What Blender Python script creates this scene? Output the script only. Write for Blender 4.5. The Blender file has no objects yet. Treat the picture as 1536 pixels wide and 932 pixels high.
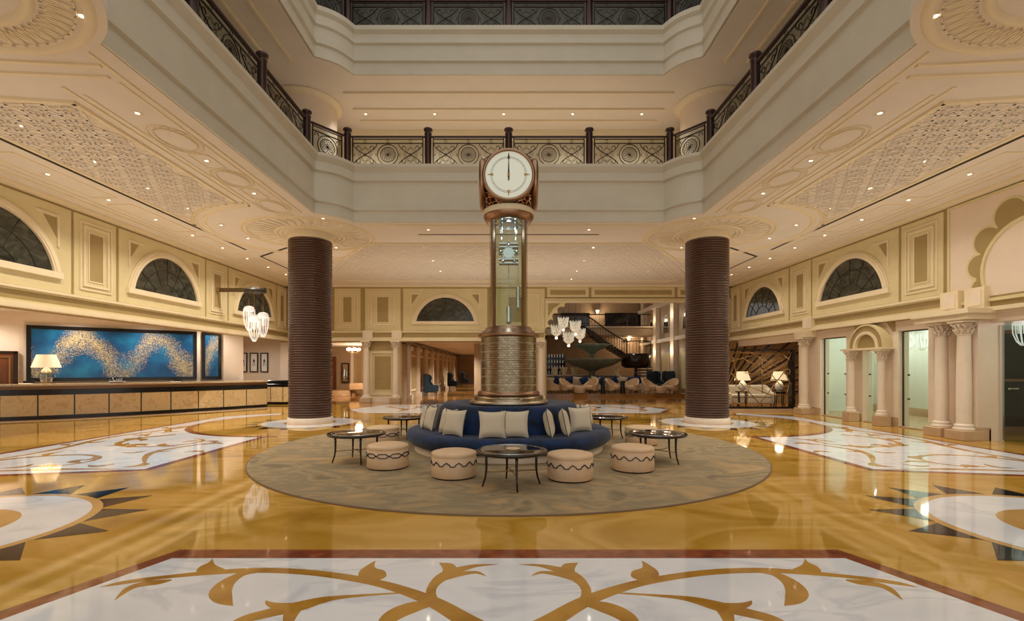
import bpy, math, random
from mathutils import Vector, Matrix
from mathutils.geometry import tessellate_polygon
random.seed(7)
PI = math.pi
sc = bpy.context.scene
COL = sc.collection
FP, UX, VY, CH = 725.0, 763.0, 553.0, 1.65        # focal length in pixels, vanishing point, eye height

def P(u, v, Y):            # point of the photo at depth Y
    return ((u-UX)/FP*Y, Y, CH-(v-VY)/FP*Y)
def F(u, v, z=0.0):        # point of the photo on the plane of height z
    Y = FP*(CH-z)/(v-VY)
    return ((u-UX)/FP*Y, Y)

# ------------------------------------------------------------------ materials
def lin(c):
    return tuple(((x/255)/12.92 if x/255 <= .04045 else ((x/255+.055)/1.055)**2.4) for x in c)
def mat(name, rgb, rough=.6, metal=0, spec=.5, emit=None, es=0, trans=0, coat=0):
    m = bpy.data.materials.new(name); m.use_nodes = True
    b = m.node_tree.nodes['Principled BSDF']
    b.inputs['Base Color'].default_value = (*lin(rgb), 1)
    b.inputs['Roughness'].default_value = rough
    b.inputs['Metallic'].default_value = metal
    b.inputs['Specular IOR Level'].default_value = spec
    b.inputs['Coat Weight'].default_value = coat
    if emit:
        b.inputs['Emission Color'].default_value = (*lin(emit), 1)
        b.inputs['Emission Strength'].default_value = es
    return m
def nt(m): return m.node_tree.nodes, m.node_tree.links, m.node_tree.nodes['Principled BSDF']
def ramp(n, stops):
    r = n.new('ShaderNodeValToRGB'); e = r.color_ramp.elements
    e[0].position, e[0].color = stops[0][0], (*lin(stops[0][1]), 1)
    e[1].position, e[1].color = stops[-1][0], (*lin(stops[-1][1]), 1)
    for p, c in stops[1:-1]:
        x = e.new(p); x.color = (*lin(c), 1)
    return r
def noisy(name, stops, scale=1.0, stretch=(1, 1, 1), rough=.6, detail=6, dist=0.0, bump=0, metal=0, spec=.5, rot=0, coat=0):
    m = mat(name, stops[0][1], rough, metal, spec, coat=coat); n, l, b = nt(m)
    tc = n.new('ShaderNodeTexCoord'); mp = n.new('ShaderNodeMapping'); mp.inputs['Scale'].default_value = stretch
    mp.inputs['Rotation'].default_value = (0, 0, rot)
    no = n.new('ShaderNodeTexNoise'); no.inputs['Scale'].default_value = scale; no.inputs['Detail'].default_value = detail
    no.inputs['Distortion'].default_value = dist
    r = ramp(n, stops)
    l.new(tc.outputs['Object'], mp.inputs[0]); l.new(mp.outputs[0], no.inputs[0]); l.new(no.outputs[0], r.inputs[0]); l.new(r.outputs[0], b.inputs['Base Color'])
    if bump:
        bm = n.new('ShaderNodeBump'); bm.inputs['Strength'].default_value = bump; bm.inputs['Distance'].default_value = .02
        l.new(no.outputs[0], bm.inputs['Height']); l.new(bm.outputs[0], b.inputs['Normal'])
    return m
def math_node(n, l, op, a, b=None):
    m = n.new('ShaderNodeMath'); m.operation = op
    for i, x in enumerate((a, b)):
        if x is None: continue
        if isinstance(x, (int, float)): m.inputs[i].default_value = x
        else: l.new(x, m.inputs[i])
    return m.outputs[0]
def glass(name, tint=(235, 245, 240), rough=.02, refl=1.0):
    m = bpy.data.materials.new(name); m.use_nodes = True
    n, l = m.node_tree.nodes, m.node_tree.links; n.clear()
    o = n.new('ShaderNodeOutputMaterial'); mx = n.new('ShaderNodeMixShader'); t = n.new('ShaderNodeBsdfTransparent'); g = n.new('ShaderNodeBsdfGlossy')
    f = n.new('ShaderNodeFresnel'); f.inputs[0].default_value = 1.45
    t.inputs[0].default_value = (*lin(tint), 1); g.inputs['Roughness'].default_value = rough
    ge = n.new('ShaderNodeNewGeometry'); fr_ = math_node(n, l, 'SUBTRACT', 1.0, ge.outputs['Backfacing'])
    k = math_node(n, l, 'MULTIPLY', math_node(n, l, 'MULTIPLY', f.outputs[0], refl), fr_)
    l.new(k, mx.inputs[0]); l.new(t.outputs[0], mx.inputs[1]); l.new(g.outputs[0], mx.inputs[2]); l.new(mx.outputs[0], o.inputs[0])
    return m

M = {}
M['yellow'] = noisy('honey_marble', [(.3, (156, 112, 28)), (.42, (186, 142, 50)), (.5, (206, 162, 80)), (.56, (184, 138, 44)), (.64, (202, 158, 72)), (.76, (220, 186, 116))], .5, (1, 1.7, 1), .045, 12, .9, rot=.5)
M['white'] = noisy('white_marble', [(.3, (222, 226, 232)), (.5, (236, 238, 242)), (.56, (214, 218, 226)), (.6, (238, 240, 244))], .8, (1, 2.2, 1), .05, 8, 1.0, rot=.8)
M['rust'] = noisy('rust_marble', [(.3, (112, 54, 34)), (.6, (146, 78, 50)), (.85, (176, 112, 84))], 5, (1, 1, 1), .06, 8, 1.0)
M['ochre'] = noisy('ochre_marble', [(.3, (160, 110, 34)), (.6, (192, 144, 60))], 2.5, (1, 1, 1), .05, 6, .6)
M['gold'] = noisy('gold_marble', [(.3, (196, 152, 84)), (.7, (214, 172, 104))], 2, (1, 1, 1), .05)
M['blackm'] = noisy('black_marble', [(.3, (10, 10, 14)), (.7, (28, 28, 34))], 3, (1, 1, 1), .05)
M['brownfl'] = noisy('brown_floor_marble', [(.3, (130, 86, 40)), (.7, (168, 118, 62))], 1, (1, 1, 1), .06)
M['cream'] = noisy('cream_paint', [(.3, (216, 199, 150)), (.7, (221, 205, 157))], 3, rough=.6)
M['light'] = noisy('pale_moulding_paint', [(.3, (230, 212, 176)), (.7, (234, 217, 182))], 3, rough=.55)
M['tan'] = noisy('tan_paint', [(.3, (164, 141, 90)), (.7, (170, 147, 96))], 3, rough=.6)
M['pink'] = noisy('blush_plaster', [(.3, (226, 206, 182)), (.7, (232, 212, 190))], 2, rough=.5)
M['stone'] = noisy('pale_stone', [(.3, (228, 210, 186)), (.7, (236, 219, 197))], 4, rough=.45)
M['skirt'] = noisy('beige_stone', [(.3, (190, 158, 122)), (.7, (202, 172, 138))], 3, rough=.25)
M['ceil'] = noisy('ceiling_plaster', [(.3, (224, 212, 196)), (.7, (228, 217, 202))], 2, rough=.7)
M['fascia'] = noisy('fascia_plaster', [(.3, (204, 195, 175)), (.7, (210, 201, 181))], 2, rough=.6)
M['dark'] = mat('dark_iron', (40, 24, 18), .35, .6)
M['newel'] = noisy('dark_mahogany', [(.3, (46, 20, 14)), (.7, (64, 28, 18))], 6, (1, 1, .2), .3)
M['shadow'] = mat('slot_black', (60, 46, 28), .9)
M['bronze'] = mat('brushed_copper', (164, 130, 104), .3, 1)
M['nickel'] = mat('brushed_nickel', (190, 176, 154), .28, 1)
M['velvet'] = noisy('navy_velvet', [(.34, (2, 14, 34)), (.66, (8, 44, 88))], 4, rough=.75, dist=.6, spec=.3)
M['velvet'].node_tree.nodes['Principled BSDF'].inputs['Sheen Weight'].default_value = .15
M['leather'] = noisy('beige_leather', [(.3, (214, 180, 142)), (.7, (222, 190, 152))], 8, rough=.5)
M['trimblue'] = mat('navy_trim', (24, 40, 62), .6)
M['darkwood'] = noisy('espresso_wood', [(.3, (30, 18, 12)), (.7, (48, 28, 18))], 8, (1, 1, .3), .2)
M['tabtop'] = mat('black_glass_top', (26, 20, 16), .04, 0, .8)
M['carpet'] = noisy('mottled_carpet', [(.34, (122, 108, 82)), (.45, (164, 142, 106)), (.53, (136, 122, 94)), (.66, (178, 148, 104))], 1.3, (.8, 1.2, 1), .95, 10, .8, bump=.15)
M['carpetedge'] = mat('carpet_edge', (124, 100, 76), .95)
M['black'] = mat('black_lacquer', (16, 13, 11), .2)
M['onyx'] = noisy('honey_onyx', [(.3, (218, 190, 138)), (.5, (232, 206, 156)), (.7, (206, 170, 116))], 5, (1, 1, 1), .25, 10, 1.2)
M['counter'] = noisy('counter_marble', [(.3, (206, 184, 150)), (.7, (222, 202, 172))], 3, rough=.15)
M['brownband'] = mat('bronze_band', (134, 100, 66), .35, .5)
M['shade'] = mat('lit_lampshade', (240, 224, 190), .8, emit=(255, 224, 176), es=.62)
M['bulb'] = mat('lit_bulb', (255, 240, 210), .5, emit=(255, 226, 184), es=14)
M['crystal'] = mat('lit_crystal', (250, 250, 250), .15, emit=(255, 250, 244), es=.3)
M['crystalw'] = mat('warm_lit_crystal', (245, 240, 226), .2, emit=(255, 240, 214), es=.22)
M['clear'] = glass('clear_glass')
M['globe'] = glass('thick_globe_glass', (205, 214, 214), .03, 4.0)
M['green'] = glass('pale_green_glass', (236, 244, 238), .02, 1.0)
M['case'] = glass('clock_case_glass', (243, 248, 244), .02, .8)
M['rail_glass'] = glass('rail_glass', (232, 236, 232), .02, .8)
M['pane'] = noisy('dark_interior_pane', [(.3, (38, 38, 32)), (.5, (62, 62, 52)), (.7, (84, 82, 68))], 2.2, (1, 1, 2), .12, 8, 1.6)  # opaque pane: the dark of the room behind is put into its colour
M['lead'] = mat('lead_came', (58, 54, 46), .5, .3)
M['vest'] = mat('vestibule_white', (226, 228, 216), .5)
M['night'] = mat('night_glass', (16, 20, 26), .05, 0, .8)
M['doorwood'] = noisy('door_wood', [(.3, (96, 52, 28)), (.7, (120, 68, 38))], 5, (1, 1, .2), .3)
M['frame_brown'] = mat('bronze_door_frame', (150, 112, 86), .4, .2)
M['brass'] = mat('aged_brass', (168, 132, 80), .35, .8)
M['silver'] = mat('polished_silver', (215, 220, 226), .12, 1)
M['fabric'] = noisy('pale_sofa_fabric', [(.3, (196, 186, 164)), (.7, (210, 200, 178))], 10, rough=.8)
M['blue'] = mat('blue_cushion_fabric', (22, 52, 104), .8)
M['teal'] = noisy('dark_teal_velvet', [(.3, (16, 38, 52)), (.7, (26, 54, 70))], 6, rough=.6)
M['paper'] = mat('white_paper', (235, 230, 220), .8)
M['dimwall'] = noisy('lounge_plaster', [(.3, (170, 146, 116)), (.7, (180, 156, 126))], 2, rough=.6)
M['verdigris'] = noisy('grey_green_shell', [(.3, (104, 116, 100)), (.7, (136, 144, 126))], 3, rough=.5)
M['brownwall'] = noisy('walnut_veneer', [(.3, (126, 92, 54)), (.7, (164, 124, 76))], 3, (2, 2, .3), .4)
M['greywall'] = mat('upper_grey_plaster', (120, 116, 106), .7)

# ceiling pattern: interlaced ribs of shallow plaster
m = mat('carved_plaster', (226, 211, 188), .7); n, l, b = nt(m)
tc = n.new('ShaderNodeTexCoord'); hs = None
for ang in (0.4, 0.4+PI/3, 0.4+2*PI/3):
    mp = n.new('ShaderNodeMapping'); mp.inputs['Rotation'].default_value = (0, 0, ang)
    w = n.new('ShaderNodeTexWave'); w.inputs['Scale'].default_value = .62; w.inputs['Distortion'].default_value = 1.2; w.inputs['Detail'].default_value = 1; w.inputs['Detail Scale'].default_value = 1.1
    l.new(tc.outputs['Object'], mp.inputs[0]); l.new(mp.outputs[0], w.inputs[0])
    k = math_node(n, l, 'POWER', w.outputs['Fac'], 5.0)
    hs = k if hs is None else math_node(n, l, 'MAXIMUM', hs, k)
bp = n.new('ShaderNodeBump'); bp.inputs['Strength'].default_value = .8; bp.inputs['Distance'].default_value = .05
l.new(hs, bp.inputs['Height']); l.new(bp.outputs[0], b.inputs['Normal']); M['carved'] = m

# ribbed brown column cladding: material plain, the ribs are geometry
M['ribs'] = mat('ribbed_bronze_cladding', (88, 62, 50), .36, .25)

# clock drum: fine engraved bands
m = mat('engraved_drum_metal', (178, 158, 126), .26, 1); n, l, b = nt(m)
tc = n.new('ShaderNodeTexCoord'); br = n.new('ShaderNodeTexBrick'); sp = n.new('ShaderNodeSeparateXYZ'); cb = n.new('ShaderNodeCombineXYZ')
l.new(tc.outputs['Object'], sp.inputs[0])
an = math_node(n, l, 'ARCTAN2', sp.outputs[0], sp.outputs[1])
l.new(an, cb.inputs[0]); l.new(sp.outputs[2], cb.inputs[1]); l.new(cb.outputs[0], br.inputs[0])
br.inputs['Scale'].default_value = 1; br.inputs['Brick Width'].default_value = .13; br.inputs['Row Height'].default_value = .045; br.inputs['Mortar Size'].default_value = .006
br.inputs['Color1'].default_value = (*lin((176, 162, 136)), 1); br.inputs['Color2'].default_value = (*lin((146, 130, 104)), 1); br.inputs['Mortar'].default_value = (*lin((110, 94, 70)), 1)
l.new(br.outputs[0], b.inputs['Base Color']); M['drum'] = m

# filigree on the clock head
m = mat('filigree_copper', (190, 140, 110), .25, 1); n, l, b = nt(m)
tc = n.new('ShaderNodeTexCoord'); vo = n.new('ShaderNodeTexVoronoi'); vo.feature = 'DISTANCE_TO_EDGE'; vo.inputs['Scale'].default_value = 11
r = ramp(n, [(.04, (206, 160, 132)), (.09, (60, 34, 24))]); l.new(tc.outputs['Object'], vo.inputs[0]); l.new(vo.outputs[0], r.inputs[0]); l.new(r.outputs[0], b.inputs['Base Color']); M['filigree'] = m

# striped cushion cloth
m = mat('striped_cushion_cloth', (220, 204, 176), .8); n, l, b = nt(m)
tc = n.new('ShaderNodeTexCoord'); w = n.new('ShaderNodeTexWave'); w.bands_direction = 'Z'; w.inputs['Scale'].default_value = 13
r = ramp(n, [(.2, (196, 180, 152)), (.7, (222, 210, 188))]); l.new(tc.outputs['Object'], w.inputs[0]); l.new(w.outputs['Fac'], r.inputs[0]); l.new(r.outputs[0], b.inputs['Base Color']); M['stripe'] = m

# mosaic artwork
def mosaic(name, U0, U1):
    m = mat(name, (20, 110, 150), .3); n, l, b = nt(m)
    tc = n.new('ShaderNodeTexCoord'); sp = n.new('ShaderNodeSeparateXYZ'); l.new(tc.outputs['Object'], sp.inputs[0])
    U = math_node(n, l, 'ADD', math_node(n, l, 'MULTIPLY', sp.outputs[0], (U1-U0)), U0)
    c = math_node(n, l, 'COSINE', math_node(n, l, 'MULTIPLY', math_node(n, l, 'SUBTRACT', U, .28), 2*PI/.47))
    f = math_node(n, l, 'ADD', math_node(n, l, 'MULTIPLY', c, .42), .5)
    no = n.new('ShaderNodeTexNoise'); no.inputs['Scale'].default_value = 2.2; no.inputs['Detail'].default_value = 5
    mp = n.new('ShaderNodeMapping'); mp.inputs['Scale'].default_value = (2.6*(U1-U0), 1, 1); l.new(tc.outputs['Object'], mp.inputs[0]); l.new(mp.outputs[0], no.inputs[0])
    d = math_node(n, l, 'ABSOLUTE', math_node(n, l, 'SUBTRACT', sp.outputs[2], f))
    d = math_node(n, l, 'ADD', d, math_node(n, l, 'MULTIPLY', math_node(n, l, 'SUBTRACT', no.outputs[0], .5), 1.1))
    dens = math_node(n, l, 'SUBTRACT', .92, math_node(n, l, 'MULTIPLY', d, 1.75))
    vo = n.new('ShaderNodeTexVoronoi'); vo.inputs['Scale'].default_value = 120; mp2 = n.new('ShaderNodeMapping'); mp2.inputs['Scale'].default_value = (2.7*(U1-U0), 1, 1)
    l.new(tc.outputs['Object'], mp2.inputs[0]); l.new(mp2.outputs[0], vo.inputs[0])
    sc_ = n.new('ShaderNodeSeparateColor'); l.new(vo.outputs['Color'], sc_.inputs[0])
    g = math_node(n, l, 'GREATER_THAN', dens, math_node(n, l, 'ADD', sc_.outputs[0], .12))
    rb = ramp(n, [(.3, (4, 44, 82)), (.5, (10, 78, 122)), (.7, (24, 112, 148))]); l.new(no.outputs[0], rb.inputs[0])
    rg = ramp(n, [(.2, (78, 60, 36)), (.8, (206, 188, 144))]); l.new(sc_.outputs[1], rg.inputs[0])
    mx = n.new('ShaderNodeMix'); mx.data_type = 'RGBA'; l.new(g, mx.inputs[0]); l.new(rb.outputs[0], mx.inputs[6]); l.new(rg.outputs[0], mx.inputs[7]); l.new(mx.outputs[2], b.inputs['Base Color'])
    return m
M['mosaic'] = mosaic('blue_gold_mosaic', 0, 1)
M['mosaic_b'] = mosaic('blue_gold_mosaic_side', 1.05, 1.2)

# ------------------------------------------------------------------ mesh helpers
class MB:
    def __init__(s): s.v, s.f, s.m, s.sm, s.mats = [], [], [], [], []
    def mi(s, k):
        if k not in s.mats: s.mats.append(k)
        return s.mats.index(k)
    def add(s, vs, fs, k, smooth=False, T=None):
        o = len(s.v)
        s.v += [tuple(T @ Vector(p)) if T else tuple(p) for p in vs]
        i = s.mi(k)
        for f in fs: s.f.append([o+a for a in f]); s.m.append(i); s.sm.append(smooth)
        return s
    def hexa(s, c, k, T=None):      # 8 corners: bottom ring then top ring
        return s.add(c, [(0, 3, 2, 1), (4, 5, 6, 7), (0, 1, 5, 4), (1, 2, 6, 5), (2, 3, 7, 6), (3, 0, 4, 7)], k, False, T)
    def box(s, x0, x1, y0, y1, z0, z1, k, T=None):
        return s.hexa([(x0, y0, z0), (x1, y0, z0), (x1, y1, z0), (x0, y1, z0), (x0, y0, z1), (x1, y0, z1), (x1, y1, z1), (x0, y1, z1)], k, T)
    def bbox(s, x0, x1, y0, y1, z0, z1, k, b=.01, T=None):   # box with chamfered vertical ends
        s.lath_rect(x0, x1, y0, y1, [(-b, z0), (0, z0+b), (0, z1-b), (-b, z1)], k, T); return s
    def lath_rect(s, x0, x1, y0, y1, prof, k, T=None):
        vs = []; n = len(prof)
        for d, z in prof: vs += [(x0-d, y0-d, z), (x1+d, y0-d, z), (x1+d, y1+d, z), (x0-d, y1+d, z)]
        fs = [(4*i+j, 4*i+(j+1) % 4, 4*i+4+(j+1) % 4, 4*i+4+j) for i in range(n-1) for j in range(4)]
        fs += [(3, 2, 1, 0), (4*n-4, 4*n-3, 4*n-2, 4*n-1)]
        return s.add(vs, fs, k, False, T)
    def lathe(s, prof, k, seg=32, cx=0, cy=0, a0=0, a1=2*PI, smooth=True, cap=True, T=None, rf=None):
        full = abs(a1-a0-2*PI) < 1e-6; m = seg if full else seg+1; vs = []
        for r, z in prof:
            for j in range(m):
                a = a0+(a1-a0)*j/seg; rr = r*(rf(a, z) if rf else 1)
                vs.append((cx+rr*math.cos(a), cy+rr*math.sin(a), z))
        fs = []
        for i in range(len(prof)-1):
            for j in range(seg):
                a, b2 = i*m+j, i*m+(j+1) % m
                fs.append((a, b2, b2+m, a+m))
        s.add(vs, fs, k, smooth, T)
        if cap and full:
            for i, (r, z) in ((0, prof[0]), (len(prof)-1, prof[-1])):
                if r > 1e-4:
                    ring = list(range(m)); vv = vs[i*m:(i+1)*m]
                    s.add(vv, [ring if i else ring[::-1]], k, False, T)
        return s
    def tube(s, pts, r, k, sides=6, closed=False, T=None, smooth=True):
        pts = [Vector(p) for p in pts]; N = len(pts)
        if N < 2: return s
        rr = r if isinstance(r, (list, tuple)) else [r]*N
        vs = []; ref = None
        for i, p in enumerate(pts):
            a = pts[(i-1) % N] if (closed or i > 0) else p
            c = pts[(i+1) % N] if (closed or i < N-1) else p
            t = (c-a)
            if t.length < 1e-9: t = Vector((0, 0, 1))
            t.normalize()
            if ref is None:
                ref = Vector((0, 0, 1)) if abs(t.z) < .9 else Vector((1, 0, 0))
                ref = (ref - t*ref.dot(t)).normalized()
            else:
                q = ref - t*ref.dot(t)
                ref = q.normalized() if q.length > 1e-6 else ref
            bi = t.cross(ref)
            for j in range(sides):
                an = 2*PI*(j+.5)/sides
                vs.append(p + (ref*math.cos(an)+bi*math.sin(an))*rr[i])
        fs = []
        for i in range(N if closed else N-1):
            for j in range(sides):
                a = i*sides+j; b2 = i*sides+(j+1) % sides; o = ((i+1) % N)*sides
                fs.append((a, b2, o+(j+1) % sides, o+j))
        if not closed:
            fs.append(tuple(range(sides))[::-1]); fs.append(tuple((N-1)*sides+j for j in range(sides)))
        return s.add(vs, fs, k, smooth and sides > 4, T)
    def poly(s, pts, z, k, T=None):   # flat polygon in xy
        tr = tessellate_polygon([[Vector((p[0], p[1], 0)) for p in pts]])
        vs = [(p[0], p[1], z) for p in pts]; fs = []
        for t in tr:
            a, b2, c = [Vector(vs[i]) for i in t]
            fs.append(t if (b2-a).cross(c-a).z > 0 else (t[0], t[2], t[1]))
        return s.add(vs, fs, k, False, T)
    def prism(s, pts, z0, z1, k, T=None):
        s.poly(pts, z1, k, T); s.poly(pts, z0, k, T); n = len(pts)
        vs = [(p[0], p[1], z0) for p in pts]+[(p[0], p[1], z1) for p in pts]
        return s.add(vs, [(i, (i+1) % n, n+(i+1) % n, n+i) for i in range(n)], k, False, T)
    def ring(s, cx, cy, r0, r1, z, k, a0=0, a1=2*PI, seg=64):
        vs = []
        for j in range(seg+1):
            a = a0+(a1-a0)*j/seg; vs += [(cx+r0*math.cos(a), cy+r0*math.sin(a), z), (cx+r1*math.cos(a), cy+r1*math.sin(a), z)]
        return s.add(vs, [(2*j, 2*j+1, 2*j+3, 2*j+2) for j in range(seg)], k)
    def build(s, name, parent=None, loc=None, bevel=0):
        me = bpy.data.meshes.new(name); me.from_pydata([tuple(p) for p in s.v], [], s.f)
        for k in s.mats: me.materials.append(M[k])
        me.polygons.foreach_set('material_index', s.m); me.polygons.foreach_set('use_smooth', s.sm); me.update()
        o = bpy.data.objects.new(name, me); COL.objects.link(o)
        if parent: o.parent = parent
        if loc: o.location = loc
        if bevel:
            b = o.modifiers.new('bevel', 'BEVEL'); b.width = bevel; b.segments = 2; b.limit_method = 'ANGLE'
        return o
def tag(o, label=None, cat=None, group=None, kind=None):
    if label: o['label'] = label
    if cat: o['category'] = cat
    if group: o['group'] = group
    if kind: o['kind'] = kind
    return o
def struct(mb, name, parent=None):
    o = mb.build(name, parent); o['kind'] = 'structure'; return o
def empty(name, label, cat, loc=(0, 0, 0), rz=0, group=None):
    o = bpy.data.objects.new(name, None); COL.objects.link(o); o.location = loc; o.rotation_euler = (0, 0, rz); o.empty_display_size = .1
    return tag(o, label, cat, group)
def copy_tree(o, loc=None, rz=None, label=None, group=None, parent=None, scale=None):
    c = o.copy(); COL.objects.link(c); c.parent = parent
    if loc is not None: c.location = loc
    if rz is not None: c.rotation_euler = (0, 0, rz)
    if scale is not None: c.scale = scale
    if label: c['label'] = label
    if group: c['group'] = group
    for ch in list(o.children): copy_tree(ch, parent=c)
    return c
_tn = [0]
def trim(mb):
    _tn[0] += 1; return struct(mb, 'trim_%d' % _tn[0])
ORD = ['nearest', 'second', 'third', 'fourth', 'fifth', 'sixth', 'seventh', 'eighth', 'ninth', 'tenth', 'eleventh', 'twelfth']
def arc(cx, cy, r, a0, a1, n):
    return [(cx+r*math.cos(a0+(a1-a0)*i/n), cy+r*math.sin(a0+(a1-a0)*i/n)) for i in range(n+1)]
def smooth_path(pts, n=8):
    out = []
    for i in range(len(pts)-1):
        p0 = pts[max(i-1, 0)]; p1 = pts[i]; p2 = pts[i+1]; p3 = pts[min(i+2, len(pts)-1)]
        for j in range(n):
            t = j/n
            out.append(tuple(.5*((2*b_)+(-a+c)*t+(2*a-5*b_+4*c-d)*t*t+(-a+3*b_-3*c+d)*t**3) for a, b_, c, d in zip(p0, p1, p2, p3)))
    out.append(tuple(pts[-1])); return out

ZC = 5.73                     # ceiling of the hall
WX = 10.98                    # side walls
WY = 23.9                     # back wall
COLX, COLY, NCY = 6.06, 14.78, 4.75

# ------------------------------------------------------------------ floor with its inlays
fl = MB()
fl.poly([(-22, -6), (15, -6), (15, 27.8), (-22, 27.8)], 0, 'yellow')
fl.box(-22, 15, -6, 27.8, -.3, -.02, 'yellow')
L = .0004
_sz = [0]
def stroke(pts, ws, z, k='ochre', tf=None):
    _sz[0] = (_sz[0]+1) % 9; z = z+_sz[0]*L*.07
    q = smooth_path([(*p, w) for p, w in zip(pts, ws)], 6); Lf, Rt = [], []
    for i, (x, y, w) in enumerate(q):
        a = q[max(i-1, 0)]; c = q[min(i+1, len(q)-1)]
        dx, dy = c[0]-a[0], c[1]-a[1]; d = math.hypot(dx, dy) or 1
        Lf.append((x-dy/d*w/2, y+dx/d*w/2)); Rt.append((x+dy/d*w/2, y-dx/d*w/2))
    vs = []
    for a, b_ in zip(Lf, Rt):
        vs += [a, b_]
    if tf: vs = [tf(*p) for p in vs]
    fl.add([(p[0], p[1], z) for p in vs], [(2*i, 2*i+1, 2*i+3, 2*i+2) for i in range(len(Lf)-1)], k)
# foreground panel
def Fc(x, y): return F(x/1.92, y/1.92+780)
AX0, AY0 = 2.995, 4.40
out = [(-AX0, AY0), (AX0, AY0), (AX0+.95, 2.1), (AX0+.95, 0), (AX0, -2.3), (-AX0, -2.3), (-AX0-.95, 0), (-AX0-.95, 2.1)]
inn = [(-AX0+.07, AY0-.2), (AX0-.07, AY0-.2), (AX0+.78, 2.05), (AX0+.78, .1), (AX0-.07, -2.1), (-AX0+.07, -2.1), (-AX0-.78, .1), (-AX0-.78, 2.05)]
fl.poly(out, L, 'rust'); fl.poly(inn, 2*L, 'white')
def fstroke(pts, ws):
    q = [Fc(*p) for p in pts]
    for sx in (1, -1):
        stroke([(sx*x, y) for x, y in q], ws, 3*L)
def fleaf(pts):
    q = smooth_path([Fc(*p) for p in pts+pts[:1]], 5)[:-1]
    for sx in (1, -1): fl.poly([(sx*x, y) for x, y in q], 3.8*L, 'ochre')
fstroke([(1420, 330), (1345, 292), (1250, 238), (1150, 200), (1050, 175), (900, 153), (750, 146), (620, 152), (480, 165), (400, 175), (330, 186), (285, 196)], [.16, .15, .13, .11, .1, .1, .1, .09, .07, .08, .06, .0])
fstroke([(1262, 250), (1242, 215), (1248, 190), (1275, 165), (1310, 148), (1370, 133), (1440, 129)], [.05, .07, .08, .12, .12, .06, .0])
fstroke([(1270, 170), (1320, 158), (1370, 152), (1402, 164)], [.1, .08, .05, .0])
fleaf([(1264, 124), (1305, 128), (1315, 150), (1280, 175), (1248, 178), (1275, 148)])
fleaf([(1082, 118), (1080, 138), (1108, 148), (1110, 166), (1070, 178), (1035, 166), (1036, 148), (1060, 130)])
fleaf([(612, 112), (620, 130), (650, 146), (620, 158), (568, 152), (575, 136), (600, 124)])
fstroke([(760, 146), (700, 156), (655, 180), (635, 208), (645, 232), (672, 249)], [.07, .09, .13, .15, .11, 0])
fstroke([(494, 174), (460, 180), (410, 186), (370, 200), (328, 234)], [.03, .09, .1, .07, 0])
fstroke([(1180, 210), (1080, 216), (980, 224), (920, 234), (860, 250), (780, 268), (700, 290), (640, 330)], [.02, .03, .06, .11, .15, .13, .11, .05])
fleaf([(765, 233), (800, 240), (870, 238), (930, 224), (935, 236), (860, 262), (800, 262), (766, 246)])
fstroke([(860, 250), (840, 270), (830, 300)], [.1, .1, .06])
fstroke([(1240, 242), (1190, 252), (1140, 272), (1110, 300), (1110, 340)], [.08, .15, .15, .1, 0])
# side panels, each cut by the round field of a pillar
def side_scroll(sx, tf):
    z = 3*L
    for y0, fl_ in ((8.4, 1), (11.0, -1), (13.6, 1), (15.6, -1)):
        cx = 7.8+fl_*.25
        sp_, w_ = [], []
        for i in range(15):
            t = i/14; a = fl_*(-1.0+t*5.2); r = 1.25*(1-t*.72)
            sp_.append((cx+r*math.cos(a)*1.1, y0+r*math.sin(a))); w_.append(.16*(1-t*.6))
        stroke(sp_, w_, z, tf=tf)
        for i in (2, 5, 8, 11):
            x, y = sp_[i]; a = random.uniform(0, 6.28)
            stroke([(x, y), (x+.28*math.cos(a), y+.28*math.sin(a)), (x+.5*math.cos(a+.5), y+.5*math.sin(a+.5))], [.05, .17, 0], z*1.1, tf=tf)
    rnd = random.Random(3)
    for i in range(46):
        x, y, a = rnd.uniform(6.3, 9.4), rnd.uniform(8.0, 15.6), rnd.uniform(0, 6.28)
        if math.hypot(x-COLX, y-COLY) < 3.7: continue
        stroke([(x, y), (x+.25*math.cos(a), y+.25*math.sin(a)), (x+.42*math.cos(a+.7), y+.42*math.sin(a+.7))], [.03, rnd.uniform(.1, .2), 0], z*1.15, tf=tf)
    stroke([(6.1, 8.1), (7.0, 9.6), (6.3, 11.2)], [0, .14, 0], z*1.05, tf=tf); stroke([(9.5, 7.4), (9.2, 9.6), (9.55, 11.6), (9.1, 13.5), (9.5, 16)], [0, .12, .16, .12, 0], z*1.05, tf=tf)
    stroke([(6.2, 7.9), (7.4, 7.9), (9.0, 7.6)], [0, .13, 0], z*1.07, tf=tf)
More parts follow.
